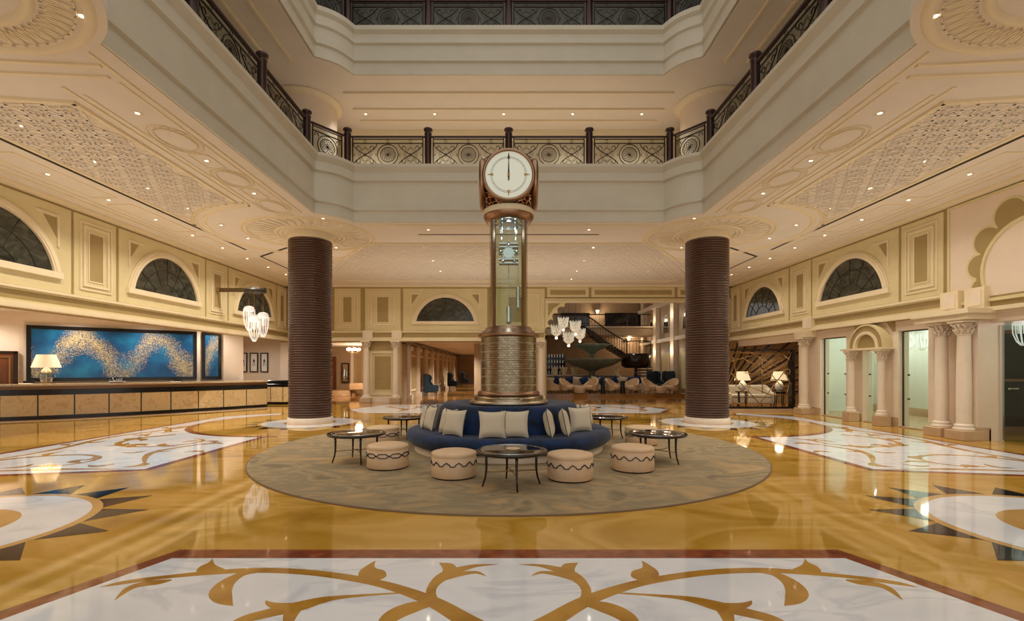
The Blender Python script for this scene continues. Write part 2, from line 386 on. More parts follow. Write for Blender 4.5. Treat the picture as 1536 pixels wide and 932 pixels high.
for sx in (-1, 1):
    o_ = [(5.82, 7.8), (9.9, 6.95), (9.9, 16.7), (8.4, 18.2), (5.82, 11.9)]; i_ = [(5.98, 7.92), (9.75, 7.13), (9.75, 16.6), (8.4, 17.9), (5.98, 11.7)]
    fl.poly([(sx*x, y) for x, y in o_], L, 'rust'); fl.poly([(sx*x, y) for x, y in i_], 2*L, 'white')
    side_scroll(sx, lambda x, y: (sx*x, y))
    fl.ring(sx*COLX, COLY, 3.02, 3.2, 4*L, 'rust', -PI/2-.15 if sx > 0 else PI*.42, PI*.58 if sx > 0 else PI*1.5+.15)
    fl.ring(sx*COLX, COLY, .3, 3.02, 4.4*L, 'yellow')
    for cy in (COLY, 4.9):
        cx = sx*(COLX if cy > 9 else 6.0)
        for i in range(16):
            a = i*PI/8; h_ = PI/16*.97
            fl.poly([(cx+1.42*math.cos(a-h_), cy+1.42*math.sin(a-h_)), (cx+1.95*math.cos(a), cy+1.95*math.sin(a)), (cx+1.42*math.cos(a+h_), cy+1.42*math.sin(a+h_))], 5*L, 'blackm')
        fl.ring(cx, cy, 1.3, 1.45, 6*L, 'gold'); fl.ring(cx, cy, .7, 1.35, 7*L, 'white'); fl.ring(cx, cy, .02, .75, 7.5*L, 'gold')
# far panel
fl.poly([(-5.6, 17.6), (5.6, 17.6), (6.6, 19.5), (5.6, 22.2), (-5.6, 22.2), (-6.6, 19.5)], L, 'rust')
fl.poly([(-5.5, 17.8), (5.5, 17.8), (6.4, 19.5), (5.5, 22.0), (-5.5, 22.0), (-6.4, 19.5)], 2*L, 'white')
for k in range(6):
    x = -4.8+k*1.9
    stroke([(x, 18.1), (x+.7, 19.2), (x, 20.3), (x-.7, 21.4)], [0, .25, .3, 0], 3*L)
    stroke([(x+.2, 21.5), (x+1.0, 20.6), (x+.6, 19.5)], [0, .25, 0], 3.2*L, 'rust')
fl.poly([(-12, 22.4), (12, 22.4), (12, 27.8), (-12, 27.8)], L, 'brownfl')
struct(fl, 'floor')

# ------------------------------------------------------------------ atrium edges, slabs, ceilings
def edge_path(y0=-3):
    c = (-COLX, COLY); r = 2.22
    l_ = [(-5.13, y0), (-5.13, 12.7)]
    bul = [(-5.13+.79*t+.13*math.sin(PI*t)*.707, 12.7+.8*t-.13*math.sin(PI*t)*.707) for t in [i/8 for i in range(1, 8)]]
    left = l_+bul+[(-4.34, 13.5)]
    return left+[(-x, y) for x, y in left[::-1]]
EP = edge_path()
def sweep_edge(mb, path, prof, k):
    N = len(path); vs = []
    for i, (x, y) in enumerate(path):
        def nrm(a, b_):
            dx, dy = b_[0]-a[0], b_[1]-a[1]; d = math.hypot(dx, dy); return Vector((dy/d, -dx/d))
        n1 = nrm(path[i-1], path[i]) if i else nrm(path[0], path[1])
        n2 = nrm(path[i], path[i+1]) if i < N-1 else n1
        nn = (n1+n2).normalized(); c = 1/max(.3, nn.dot(n2))
        for d, z in prof: vs.append((x+nn.x*(d+.04)*c, y+nn.y*(d+.04)*c, z))
    m_ = len(prof)
    return mb.add(vs, [(i*m_+j, i*m_+j+1, (i+1)*m_+j+1, (i+1)*m_+j) for i in range(N-1) for j in range(m_-1)], k)
def slab(z0, z1, k, name, yb=WY+.3, xw=WX+.3):
    mb = MB(); pts = [(-xw, -3)]+EP+[(xw, -3), (xw, yb), (-xw, yb)]
    mb.prism(pts, z0, z1, k); return struct(mb, name)
slab(ZC, ZC+.2, 'ceil', 'ceiling')
f1 = MB()
sweep_edge(f1, EP, [(-.02, 5.722), (.02, 5.722), (.02, 5.76), (0, 5.77), (0, 6.02), (.05, 6.05), (.05, 6.1), (-.02, 6.13), (-.03, 6.84), (.03, 6.87), (.03, 6.92), (.02, 7.1), (.09, 7.2), (.11, 7.23), (.11, 7.31), (-.4, 7.31)], 'fascia')
trim(f1)
f2 = MB()
sweep_edge(f2, EP, [(-.02, 9.832), (.02, 9.832), (.02, 9.87), (0, 9.88), (0, 10.16), (.06, 10.19), (.06, 10.24), (-.02, 10.27), (-.02, 10.66), (.04, 10.7), (.04, 10.74), (.02, 10.95), (.1, 11.03), (.1, 11.15), (-.4, 11.15)], 'fascia')
trim(f2)
slab(7.08, 7.3, 'ceil', 'floor_gallery', 17)
slab(9.84, 10.0, 'ceil', 'ceiling_gallery', 17)
slab(10.95, 11.14, 'ceil', 'floor_upper_gallery', 17)
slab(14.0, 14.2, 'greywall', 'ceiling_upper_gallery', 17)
# gallery walls and beams
g = MB(); g.box(-9.5, 9.5, 16.7, 17, 7.3, 9.84, 'pink'); g.box(-9.5, 9.5, 16.55, 16.7, 9.45, 9.84, 'light'); g.box(-9.5, 9.5, 16.62, 16.7, 7.3, 7.5, 'light'); struct(g, 'wall_gallery_back')
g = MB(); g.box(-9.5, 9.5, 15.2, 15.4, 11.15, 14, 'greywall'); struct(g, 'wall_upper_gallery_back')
for sx, nm in ((-1, 'left'), (1, 'right')):
    g = MB(); g.box(*sorted((sx*8.2, sx*8.4)), -3, 17, 7.3, 9.84, 'pink'); struct(g, 'wall_gallery_'+nm)
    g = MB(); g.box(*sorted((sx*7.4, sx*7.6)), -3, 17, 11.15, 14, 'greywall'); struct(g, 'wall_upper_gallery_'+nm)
    g = MB()
    for x in (5.75, 6.35): g.box(*sorted((sx*x, sx*(x+.06))), 0, 12.9, 9.79, 9.85, 'light')
    g.box(*sorted((sx*6.41, sx*7.2)), 0, 12.6, 9.815, 9.85, 'fascia'); trim(g)
g = MB(); 
for y in (14.3, 15.2, 15.9): g.box(-4.9, 4.9, y, y+.05, 9.79, 9.85, 'light')
trim(g)
# pillars of the gallery
def rf(x): return x
for sx, nm in ((-1, 'left'), (1, 'right')):
    o = empty('plaster_pillar', 'broad round cream pillar on the gallery behind the %s corner of the railing' % nm, 'pillar', (sx*6.25, 15.0, 7.3))
    MB().lathe([(.95, 0), (.95, .25), (.88, .28), (.88, 2.45)], 'pink', 40).build('shaft', o)
    MB().lathe([(.88, 2.4), (.98, 2.44), (1.05, 2.5), (1.05, 2.53)], 'light', 40).build('capital', o)

# ---- plaster relief on the ceiling
def relief_poly(mb, pts, w=.05, d=.022, closed=True, k='light', ZC=ZC):
    q = list(pts); n = len(q)
    for i in range(n if closed else n-1):
        a = Vector(q[i]); b_ = Vector(q[(i+1) % n]); t = (b_-a)
        if t.length < 1e-6: continue
        t.normalize(); nn = Vector((-t.y, t.x))*w/2; a2 = a-t*w/2*.6; b2 = b_+t*w/2*.6
        mb.hexa([(a2.x-nn.x, a2.y-nn.y, ZC-d), (b2.x-nn.x, b2.y-nn.y, ZC-d), (b2.x+nn.x, b2.y+nn.y, ZC-d), (a2.x+nn.x, a2.y+nn.y, ZC-d),
                 (a2.x-nn.x*1.6, a2.y-nn.y*1.6, ZC+.01), (b2.x-nn.x*1.6, b2.y-nn.y*1.6, ZC+.01), (b2.x+nn.x*1.6, b2.y+nn.y*1.6, ZC+.01), (a2.x+nn.x*1.6, a2.y+nn.y*1.6, ZC+.01)], k)
def relief_ring(mb, cx, cy, r, w=.06, d=.03, a0=0, a1=2*PI, k='light'):
    mb.lathe([(r-w*.8, ZC+.01), (r-w/2, ZC-d), (r+w/2, ZC-d), (r+w*.8, ZC+.01)], k, 64, cx, cy, a0, a1, True, False)
def inside(p, poly):
    c = False; n = len(poly)
    for i in range(n):
        (x0, y0), (x1, y1) = poly[i], poly[i-1]
        if (y0 > p[1]) != (y1 > p[1]) and p[0] < (x1-x0)*(p[1]-y0)/(y1-y0)+x0: c = not c
    return c
def lattice(poly, pitch=.56, avoid=()):
    mb = MB(); xs = [p[0] for p in poly]; ys = [p[1] for p in poly]; j = 0; y = min(ys)
    while y < max(ys):
        x = min(xs)+(j % 2)*pitch/2
        while x < max(xs):
            r = pitch*.57
            for o in (0, PI/3):
                q = [(x+r*math.cos(o+PI/6+k*2*PI/3), y+r*math.sin(o+PI/6+k*2*PI/3)) for k in range(3)]
                for a, b_ in zip(q, q[1:]+q[:1]):
                    h_ = ((a[0]+b_[0])/2, (a[1]+b_[1])/2)
                    for p0, p1 in ((a, h_), (h_, b_)):
                        if inside(p0, poly) and inside(p1, poly): relief_poly(mb, [p0, p1], .035, .026, False, k='ceil')
            q = [(x+r*.32*math.cos(k*PI/3), y+r*.32*math.sin(k*PI/3)) for k in range(6)]
            if all(inside(p, poly) for p in q): relief_poly(mb, q, .03, .03, k='ceil')
            x += pitch
        y += pitch*.87; j += 1
    return trim(mb)
for sx, nm in ((-1, 'left'), (1, 'right')):
    mb = MB()
    # carved field between X 6.6 and 8.9
    fld = [(6.65, 7.4), (8.85, 7.1), (8.85, 13.65)]+[(COLX+3.02*math.cos(t), COLY+3.02*math.sin(t)) for t in [math.radians(-24-i*5.4) for i in range(11)]]
    fld = [(sx*x, y) for x, y in fld]
    mb2 = MB(); mb2.prism(fld, ZC-.012, ZC+.02, 'carved'); trim(mb2); lattice(fld)
    relief_poly(mb, fld, .07, .04)
    relief_poly(mb, [(sx*5.42, 6.2), (sx*5.42, 12.6)], .04, .02, False); relief_poly(mb, [(sx*5.55, 6.9), (sx*5.55, 12.3)], .03, .015, False)
    relief_poly(mb, [(sx*6.45, 7.0), (sx*6.45, 12.0)], .04, .02, False); relief_poly(mb, [(sx*6.32, 7.2), (sx*6.32, 12.0)], .03, .015, False)
    for i in range(1, 4):
        y = 6.85+1.77*i
        el = [(sx*5.93+.27*math.cos(a), y+.42*math.sin(a)) for a in [j*PI/12 for j in range(24)]]
        relief_poly(mb, el, .03, .02)
        el = [(sx*5.93+.36*math.cos(a), y+.52*math.sin(a)) for a in [j*PI/12 for j in range(24)]]
        relief_poly(mb, el, .03, .02)
        relief_poly(mb, [(sx*5.75, y+.62), (sx*5.93, y+.55), (sx*6.12, y+.62), (sx*6.12, y+1.18), (sx*5.93, y+1.26), (sx*5.75, y+1.18)], .03, .015)
    # big rings round both pillars
    for (cx, cy, big) in ((sx*COLX, COLY, 1), (sx*6.05, 4.6, 0)):
        for r in ((.82, .95, 1.75, 1.88) if big else ()): relief_ring(mb, cx, cy, r)
        if big:
            relief_ring(mb, cx, cy, 2.75, .08, .03, *((PI*.55, PI*1.45) if sx < 0 else (-PI*.45, PI*.45)))
            relief_ring(mb, cx, cy, 2.95, .04, .03, *((PI*.5, PI*1.45) if sx < 0 else (-PI*.45, PI*.5)))
        for i in range(36):
            a = i*PI/18; c_, s_ = math.cos(a), math.sin(a)
            if big: relief_poly(mb, [(cx+1.05*c_, cy+1.05*s_), (cx+1.35*math.cos(a+.06), cy+1.35*math.sin(a+.06)), (cx+1.68*c_, cy+1.68*s_)], .05, .025, False)
    # rays and double chevrons between the near rose and the carved field
    relief_poly(mb, [(sx*5.5, 6.5), (sx*9.0, 6.2)], .05, .025, False); relief_poly(mb, [(sx*5.6, 6.75), (sx*9.0, 6.5)], .05, .025, False)
    for i in range(9):
        x = 5.7+.42*i
        relief_poly(mb, [(sx*x, 5.9+.0*i), (sx*(x+.42), 5.1)], .05, .025, False)
        relief_poly(mb, [(sx*(x+.08), 6.05), (sx*(x+.3), 5.65), (sx*(x+.42), 6.05)], .03, .02)
    relief_poly(mb, [(sx*5.6, 6.1), (sx*9.0, 6.1)], .04, .02, False)
    trim(mb)
    mb = MB()     # perimeter bands by the wall
    mb.box(*sorted((sx*10.7, sx*WX)), -3, WY, ZC-.07, ZC, 'light'); mb.box(*sorted((sx*10.35, sx*10.4)), -3, 23.2, ZC-.03, ZC+.01, 'light'); mb.box(*sorted((sx*10.15, sx*10.18)), -3, 23, ZC-.02, ZC+.01, 'light')
    for i in range(6): relief_poly(mb, [(sx*9.35, 6.2+2.9*i), (sx*9.95, 6.2+2.9*i), (sx*9.95, 8.6+2.9*i), (sx*9.35, 8.6+2.9*i)], .03, .018)
    trim(mb)
    # flat rounded lobe at the near pillar
    mb = MB(); mb.lathe([(1.72, ZC-.03), (1.72, ZC+.14), (1.6, ZC+.18)], 'ceil', 80, sx*6.05, 4.6); mb.lathe([(1.5, ZC-.03), (1.53, ZC-.06), (1.6, ZC-.06), (1.63, ZC-.03)], 'light', 80, sx*6.05, 4.6, cap=False)
    for i in range(15):
        a = math.radians(64+i*6) if sx > 0 else math.radians(116-i*6); b1 = a+.045; b2 = a-.045; pc = lambda r_, t: (sx*6.05+r_*math.cos(t), 4.6+r_*math.sin(t))
        relief_poly(mb, [pc(1.14, a), pc(1.44, b1), pc(1.44, b2)], .02, .02, ZC=ZC-.03)
        relief_poly(mb, [pc(1.42, a+.05), pc(1.2, a+.055)], .02, .02, False, ZC=ZC-.03)
    mb.lathe([(.98, ZC-.03), (1.0, ZC-.07), (1.08, ZC-.07), (1.1, ZC-.03)], 'light', 80, sx*6.05, 4.6, cap=False)
    trim(mb)
    # dark linear slots
    mb = MB(); mb.box(*sorted((sx*8.98, sx*9.06)), 2, 16.6, ZC-.006, ZC+.01, 'shadow')
    a = Vector((sx*9.02, 17.7)); 
    mb.box(*sorted((sx*8.99, sx*9.05)), 17.6, 19.8, ZC-.006, ZC+.01, 'shadow')
    q = [(sx*9.05, 17.55), (sx*9.02, 17.65), (sx*7.45, 16.35), (sx*7.48, 16.25)]
    mb.prism(q, ZC-.006, ZC+.01, 'shadow'); trim(mb)
mb = MB(); mb.prism([(-4.6, 15.7), (4.6, 15.7), (6.2, 18), (7.8, 18.6), (7.8, 22.4), (-7.8, 22.4), (-7.8, 18.6), (-6.2, 18)], ZC-.012, ZC+.02, 'carved'); trim(mb); lattice([(-4.6, 15.7), (4.6, 15.7), (6.2, 18), (7.8, 18.6), (7.8, 22.4), (-7.8, 22.4), (-7.8, 18.6), (-6.2, 18)])
mb = MB(); relief_poly(mb, [(-4.6, 15.7), (4.6, 15.7), (6.2, 18), (7.8, 18.6), (7.8, 22.4), (-7.8, 22.4), (-7.8, 18.6), (-6.2, 18)], .06, .035); relief_poly(mb, [(-4.2, 13.75), (4.2, 13.75)], .04, .02, False)
mb.box(-WX, WX, 23.6, WY, ZC-.07, ZC, 'light'); relief_poly(mb, [(-7.5, 22.8), (7.5, 22.8)], .04, .02, False); trim(mb)
mb = MB(); mb.box(-2.75, 2.75, 14.68, 14.75, ZC-.006, ZC+.01, 'shadow'); trim(mb)

# ------------------------------------------------------------------ hall walls
class Wall:
    def __init__(s, side): s.side = side
    def pt(s, a, z, d):
        if s.side == 'L': return (-WX+d, a, z)
        if s.side == 'R': return (WX-d, a, z)
        return (a, WY-d, z)
    def box(s, mb, a0, a1, z0, z1, d0, d1, k):
        c = [s.pt(a0, z0, d0), s.pt(a1, z0, d0), s.pt(a1, z0, d1), s.pt(a0, z0, d1), s.pt(a0, z1, d0), s.pt(a1, z1, d0), s.pt(a1, z1, d1), s.pt(a0, z1, d1)]
        mb.hexa(c, k)
    def frame(s, mb, a0, a1, z0, z1, w, d0, d1, k):
        s.box(mb, a0, a1, z0, z0+w, d0, d1, k); s.box(mb, a0, a1, z1-w, z1, d0, d1, k)
        s.box(mb, a0, a0+w, z0+w, z1-w, d0, d1, k); s.box(mb, a1-w, a1, z0+w, z1-w, d0, d1, k)
    def prism(s, mb, pts, d0, d1, k):
        n = len(pts); tr = tessellate_polygon([[Vector((p[0], p[1], 0)) for p in pts]])
        vs = [s.pt(p[0], p[1], d0) for p in pts]+[s.pt(p[0], p[1], d1) for p in pts]
        fs = [tuple(t) for t in tr]+[tuple(i+n for i in t) for t in tr]+[(i, (i+1) % n, n+(i+1) % n, n+i) for i in range(n)]
        mb.add(vs, fs, k)
    def band(s, mb, inner, outer, d0, d1, k):       # strip between two polylines
        n = len(inner); vs = []
        for i in range(n): vs += [s.pt(*inner[i], d0), s.pt(*outer[i], d0), s.pt(*outer[i], d1), s.pt(*inner[i], d1)]
        fs = [(4*i+j, 4*i+4+j, 4*i+4+(j+1) % 4, 4*i+(j+1) % 4) for i in range(n-1) for j in range(4)]+[(0, 1, 2, 3), (4*n-4, 4*n-3, 4*n-2, 4*n-1)]
        mb.add(vs, fs, k)
PZ0, PZ1 = 3.52, 5.6
def narrow(w, mb, a0, a1, z0=PZ0, z1=PZ1):
    w.box(mb, a0, a1, z0, z1, 0, .03, 'cream')
    m_ = min(.16, (a1-a0)*.12); w.frame(mb, a0+m_, a1-m_, z0+m_, z1-m_, .035, .03, .055, 'light')
    m2 = m_+.1; w.frame(mb, a0+m2, a1-m2, z0+m2, z1-m2, .05, .03, .06, 'light')
    W_ = a1-a0; w.box(mb, a0+W_*.34, a1-W_*.34, z0+.42, z1-.42, .028, .034, 'tan')
    w.frame(mb, a0+W_*.34-.03, a1-W_*.34+.03, z0+.39, z1-.39, .03, .03, .045, 'light')
_wn = [0]
def lunette(w, mb, a0, a1):
    c = (a0+a1)/2; w.box(mb, a0, a1, PZ0, PZ1, 0, .03, 'cream')
    R, zc = 1.45, 3.70
    for s_ in (-1, 1):     # spandrel triangles
        ax = c+s_*(a1-a0)*.40
        tri = [(ax, 5.3), (ax-s_*.34, 5.3), (ax, 4.82)]; w.prism(mb, tri, .028, .036, 'tan')
        w.band(mb, [(ax-s_*.5, 5.32), (ax, 5.32), (ax, 4.62)], [(ax-s_*.55, 5.37), (ax+s_*.05, 5.37), (ax+s_*.05, 4.57)], .03, .06, 'light')
    _wn[0] += 1
    win = bpy.data.objects.new('window_%d' % _wn[0], None); COL.objects.link(win); win['kind'] = 'structure'
    th = math.asin((3.98-zc)/R)
    def ar(r, z): 
        t0 = math.asin(min(1, (z-zc)/r)); return [(c+r*math.cos(t0+(PI-2*t0)*i/28), zc+r*math.sin(t0+(PI-2*t0)*i/28)) for i in range(29)]
    gl = MB(); w.prism(gl, ar(R+.01, 3.975), .03, .04, 'pane'); gl.build('glass_pane', win)
    fr = MB(); w.band(fr, ar(R, 3.98), ar(R+.16, 3.98), .03, .1, 'light'); w.band(fr, ar(R+.16, 3.98), ar(R+.2, 3.98), .03, .07, 'light'); w.band(fr, ar(R+.05, 3.98), ar(R+.1, 3.98), .1, .115, 'light')
    hw = R*math.cos(th); w.box(fr, c-hw-.22, c+hw+.22, 3.83, 3.98, .03, .11, 'light'); fr.build('window_frame', win)
    mu = MB()
    for r in (.62, 1.05):
        q = ar(r, 3.98); w.band(mu, q, [(c+(x-c)*(1+.02/r), zc+(z-zc)*(1+.02/r)) for x, z in q], .04, .055, 'lead')
    for i in range(1, 6):
        t = th+(PI-2*th)*i/6; r0, r1 = (.62, R)
        p0 = (c+r0*math.cos(t), zc+r0*math.sin(t)); p1 = (c+r1*math.cos(t), zc+r1*math.sin(t)); o_ = (-.01*math.sin(t), .01*math.cos(t))
        w.band(mu, [(p0[0]-o_[0], p0[1]-o_[1]), (p1[0]-o_[0], p1[1]-o_[1])], [(p0[0]+o_[0], p0[1]+o_[1]), (p1[0]+o_[0], p1[1]+o_[1])], .04, .055, 'lead')
    mu.build('muntins', win)
def cornice(w, mb, a0, a1):
    for z0, z1, d, k in ((3.44, 3.5, .12, 'light'), (3.40, 3.44, .08, 'cream'), (3.19, 3.40, .04, 'tan'), (3.14, 3.19, .09, 'cream'), (3.06, 3.14, .14, 'light'), (3.0, 3.06, .18, 'light')):
        w.box(mb, a0, a1, z0, z1, 0, d, k)
WL, WR, WB = Wall('L'), Wall('R'), Wall('B')
# left wall
mb = MB(); mb.box(-WX-.3, -WX, -3, WY+.3, 3.0, ZC, 'tan'); mb.box(-WX-.3, -WX, -3, 9, 0, 3.0, 'pink'); struct(mb, 'wall_left')
mb = MB()
for k in range(-2, 3):
    a = 12.13+5.335*k
    if a+1.4 > 2 and a < 22: narrow(WL, mb, a+.05, a+1.35)
    if a+1.45 < WY-.5: lunette(WL, mb, a+1.45, a+5.3)
narrow(WL, mb, 22.85, 23.85); cornice(WL, mb, -3, WY); trim(mb)
# right wall upper
mb = MB(); mb.box(WX, WX+.3, -3, WY+.3, 2.98, ZC, 'tan'); mb.box(WX, WX+.3, -3, 8.4, 0, 2.979, 'pink'); struct(mb, 'wall_right')
mb = MB()
for k in range(0, 3):
    a = 12.13+5.335*k
    if a < 22: narrow(WR, mb, a+.05, a+1.35)
    if a+1.45 < WY-.5: lunette(WR, mb, a+1.45, a+5.3)
narrow(WR, mb, 22.85, 23.85); cornice(WR, mb, 11.9, WY)
# scalloped arch bay
WR.box(mb, 8.2, 12.0, 3.2, PZ1, 0, .03, 'pink')
WR.frame(mb, 8.2, 12.05, 3.2, PZ1+.03, .06, .03, .05, 'cream')
c0, z0_ = 10.1, 3.83
def circ(c, z, r, a0, a1, n=24): return [(c+r*math.cos(a0+(a1-a0)*i/n), z+r*math.sin(a0+(a1-a0)*i/n)) for i in range(n+1)]
lobes = []
for s_ in (-1, 1):
    for la, lr, rr in ((69.5, .33, 1.27), (37.8, .30, 1.2), (9.6, .26, 1.16), (-17, .24, 1.12)):
        t = math.radians(la); lobes.append((c0+s_*rr*math.cos(t), z0_+rr*math.sin(t), lr))
for i_, (x, z, r_) in enumerate(lobes):
    WR.prism(mb, circ(x, z, r_+.06, 0, 2*PI)[:-1], .03, .04+i_*.0006, 'cream')
for i_, (x, z, r_) in enumerate(lobes):
    WR.prism(mb, circ(x, z, r_, 0, 2*PI)[:-1], .03, .047+i_*.0006, 'tan')
WR.prism(mb, circ(c0, z0_, 1.2, -PI*.2, PI*1.2), .03, .0535, 'tan')
WR.band(mb, circ(c0, z0_, 1.0, -PI*.18, PI*1.18), circ(c0, z0_, 1.07, -PI*.18, PI*1.18), .03, .09, 'cream')
WR.prism(mb, circ(c0, z0_, 1.0, -PI*.18, PI*1.18), .03, .06, 'pink')
WR.box(mb, 8.4, 11.75, 3.17, 3.24, 0, .12, 'cream'); WR.prism(mb, [(8.6, 3.02), (11.6, 3.02), (11.35, 3.2), (8.9, 3.2)], .0, .06, 'tan'); WR.box(mb, 8.2, 12.0, 2.95, 3.04, 0, .16, 'light')
trim(mb)
# right wall lower: piers
mb = MB()
for a0, a1, k in ((17.0, 18.3, 'pink'), (13.62, 14.12, 'pink'), (15.0, 15.72, 'pink'), (11.0, 12.5, 'pink')):
    mb.box(WX, WX+.3, a0, a1, 0, 2.7, k)
    WR.box(mb, a0, a1, 0, .26, 0, .04, 'skirt')
mb.box(WX, WX+.29, 8.4, 23.89, 2.701, 2.979, 'pink'); mb.box(WX+.01, WX+.28, 14.12, 15.0, 2.2, 2.7, 'pink')
for a in (17.0, 13.62, 12.47): WR.box(mb, a-.04, a+.12, .26, 2.7, 0, .05, 'stone')
WR.box(mb, 11.0, 11.5, 0, .3, 0, .35, 'skirt'); WR.box(mb, 11.0, 11.45, .3, 2.85, 0, .3, 'pink')
o = struct(mb, 'wall_right_lower')
# back wall
mb = MB()
mb.box(-WX-.3, 1.75, WY, WY+.3, 2.95, ZC, 'tan'); mb.box(1.75, WX+.3, WY, WY+.3, 4.95, ZC, 'tan')
mb.box(-14.5, -9.9, WY+.4, WY+.7, 0, 3.6, 'pink'); mb.box(-11.3, -9.9, WY, WY+.4, 0, 2.95, 'pink')
mb.box(-7.1, -5.35, WY, WY+.3, 0, 2.95, 'cream'); mb.box(1.35, 1.8, WY, WY+.3, 0, 4.95, 'cream'); mb.box(10.6, WX+.3, WY, WY+.3, 0, 5, 'cream')
struct(mb, 'wall_back')
mb = MB()
def bx(u): return (u-UX)/FP*WY
narrow(WB, mb, bx(455), bx(498)); narrow(WB, mb, bx(502), bx(541)); narrow(WB, mb, bx(548), bx(601)); lunette(WB, mb, bx(605), bx(731)); narrow(WB, mb, bx(736), bx(817))
cornice(WB, mb, -WX, 1.75)
for a0, a1 in ((820.5, 883), (887, 1012), (1016, 1090)):
    a0, a1 = bx(a0), bx(a1); WB.box(mb, a0, a1, 5.17, 5.66, 0, .03, 'cream'); WB.frame(mb, a0+.08, a1-.08, 5.22, 5.61, .03, .03, .05, 'light'); WB.box(mb, a0+.16, a1-.16, 5.3, 5.52, .03, .04, 'tan')
# header lintel & scalloped spandrel over the lounge opening
WB.box(mb, 1.8, WX, 4.95, 5.1, 0, .1, 'cream'); WB.box(mb, 1.8, WX, 4.9, 4.97, -.2, .14, 'light')
sp = [(1.8, 4.95), (3.1, 4.95)]
for (cx, cz, r_, t0, t1) in ((3.0, 4.72, .25, 80, 190), (2.62, 4.5, .22, 70, 190), (2.34, 4.2, .2, 65, 190), (2.12, 3.88, .2, 60, 185), (1.98, 3.5, .2, 50, 180)):
    sp += [(cx+r_*math.cos(math.radians(t)), cz+r_*math.sin(math.radians(t))) for t in range(t0, t1, 15)]
sp += [(1.8, 3.4)]
WB.prism(mb, sp, -.25, .06, 'cream')
WB.prism(mb, [(1.95, 4.85), (2.55, 4.85), (2.2, 4.6), (1.95, 4.2)], .06, .075, 'tan')
# panel between the pair of engaged columns
WB.box(mb, -7.05, -5.45, 2.55, 2.95, 0, .02, 'tan'); WB.frame(mb, -6.85, -5.6, .35, 2.5, .1, 0, .04, 'light'); WB.box(mb, -6.62, -5.83, .6, 2.25, 0, .01, 'tan'); WB.box(mb, -7.1, -5.4, 0, .24, 0, .3, 'stone')
trim(mb)
# classical columns
def column(r, h, plinth, pedestal=.22):
    root = empty('classical_column', '', 'column')
    MB().bbox(-plinth, plinth, -plinth, plinth, 0, pedestal, 'skirt').build('plinth', root)
    p0 = pedestal
    MB().lathe([(r*1.45, p0), (r*1.5, p0+.03), (r*1.45, p0+.06), (r*1.2, p0+.075), (r*1.3, p0+.1), (r*1.25, p0+.13), (r*1.05, p0+.15)], 'stone', 28).build('base_moulding', root)
    MB().lathe([(r, p0+.15), (r*1.02, h*.4), (r*.88, h-.32)], 'stone', 28).build('shaft', root)
    cp = MB(); z = h-.32
    cp.lathe([(r*.88, z-.03), (r*1.02, z-.02), (r*1.02, z), (r*.9, z+.01), (r*.95, z+.2), (r*1.25, z+.25)], 'stone', 28)
    for ring_, (zz, n_, ro) in enumerate(((z+.01, 10, 0), (z+.1, 10, .31))):
        for i in range(n_):
            a = 2*PI*i/n_+ro; c_, s_ = math.cos(a), math.sin(a)
            pts = [(c_*r*.92, s_*r*.92, zz), (c_*r*1.12, s_*r*1.12, zz+.07), (c_*r*1.38, s_*r*1.38, zz+.1), (c_*r*1.42, s_*r*1.42, zz+.07)]
            cp.tube(pts, [r*.22, r*.24, r*.18, r*.08], 'stone', 5)
    for i in range(4):
        a = PI/4+i*PI/2; cp.tube([(math.cos(a)*r*1.0, math.sin(a)*r*1.0, z+.16), (math.cos(a)*r*1.6, math.sin(a)*r*1.6, z+.25)], [r*.15, r*.28], 'stone', 6)
    q = r*1.5; cp.bbox(-q, q, -q, q, h-.06, h, 'stone'); cp.build('capital', root)
    return root
c1 = column(.14, 2.76, .24); c1.location = (10.55, 11.2, 0); tag(c1, 'pale stone column with leafy capital, right one of the twin columns beside the entrance opening', 'column', 'wall columns')
copy_tree(c1, (10.6, 11.84, 0), 0, 'pale stone column with leafy capital, left one of the twin columns beside the entrance opening')
copy_tree(c1, (10.7, 17.5, 0), 0, 'pale stone column with leafy capital beside the brass rod screen')
cs = column(.098, 2.2, .16, .3); cs.location = (10.72, 15.15, 0); tag(cs, 'short stone column carrying the left end of the small wall arch', 'column', 'wall columns')
copy_tree(cs, (10.72, 13.9, 0), 0, 'short stone column carrying the right end of the small wall arch')
cb_ = column(.15, 2.98, .25); cb_.location = (-6.93, 23.5, 0); tag(cb_, 'cream column in the back wall, left of the tall tan panel', 'column', 'back wall columns')
copy_tree(cb_, (-5.5, 23.5, 0), 0, 'cream column in the back wall, right of the tall tan panel')
copy_tree(cb_, (1.55, 23.5, 0), 0, 'cream column at the left edge of the lounge opening, right behind the clock')
# blocks over columns
mb = MB()
for a, w in ((11.2, WR), (11.84, WR), (17.5, WR), (-6.93, WB), (-5.5, WB)):
    w.box(mb, a-.24, a+.24, 3.01, 3.52, 0, .2, 'light'); w.box(mb, a-.17, a+.17, 3.1, 3.45, .2, .215, 'stone')
    if a not in (11.2, 11.84): w.box(mb, a-.27, a+.27, 2.765 if w is WR else 2.985, 3.005, 0, .48 if w is WR else .6, 'light')
w = WR; w.box(mb, 10.85, 12.3, 2.765, 2.9, 0, .66, 'light'); w.box(mb, 10.8, 12.35, 2.9, 3.01, 0, .72, 'light')
trim(mb)
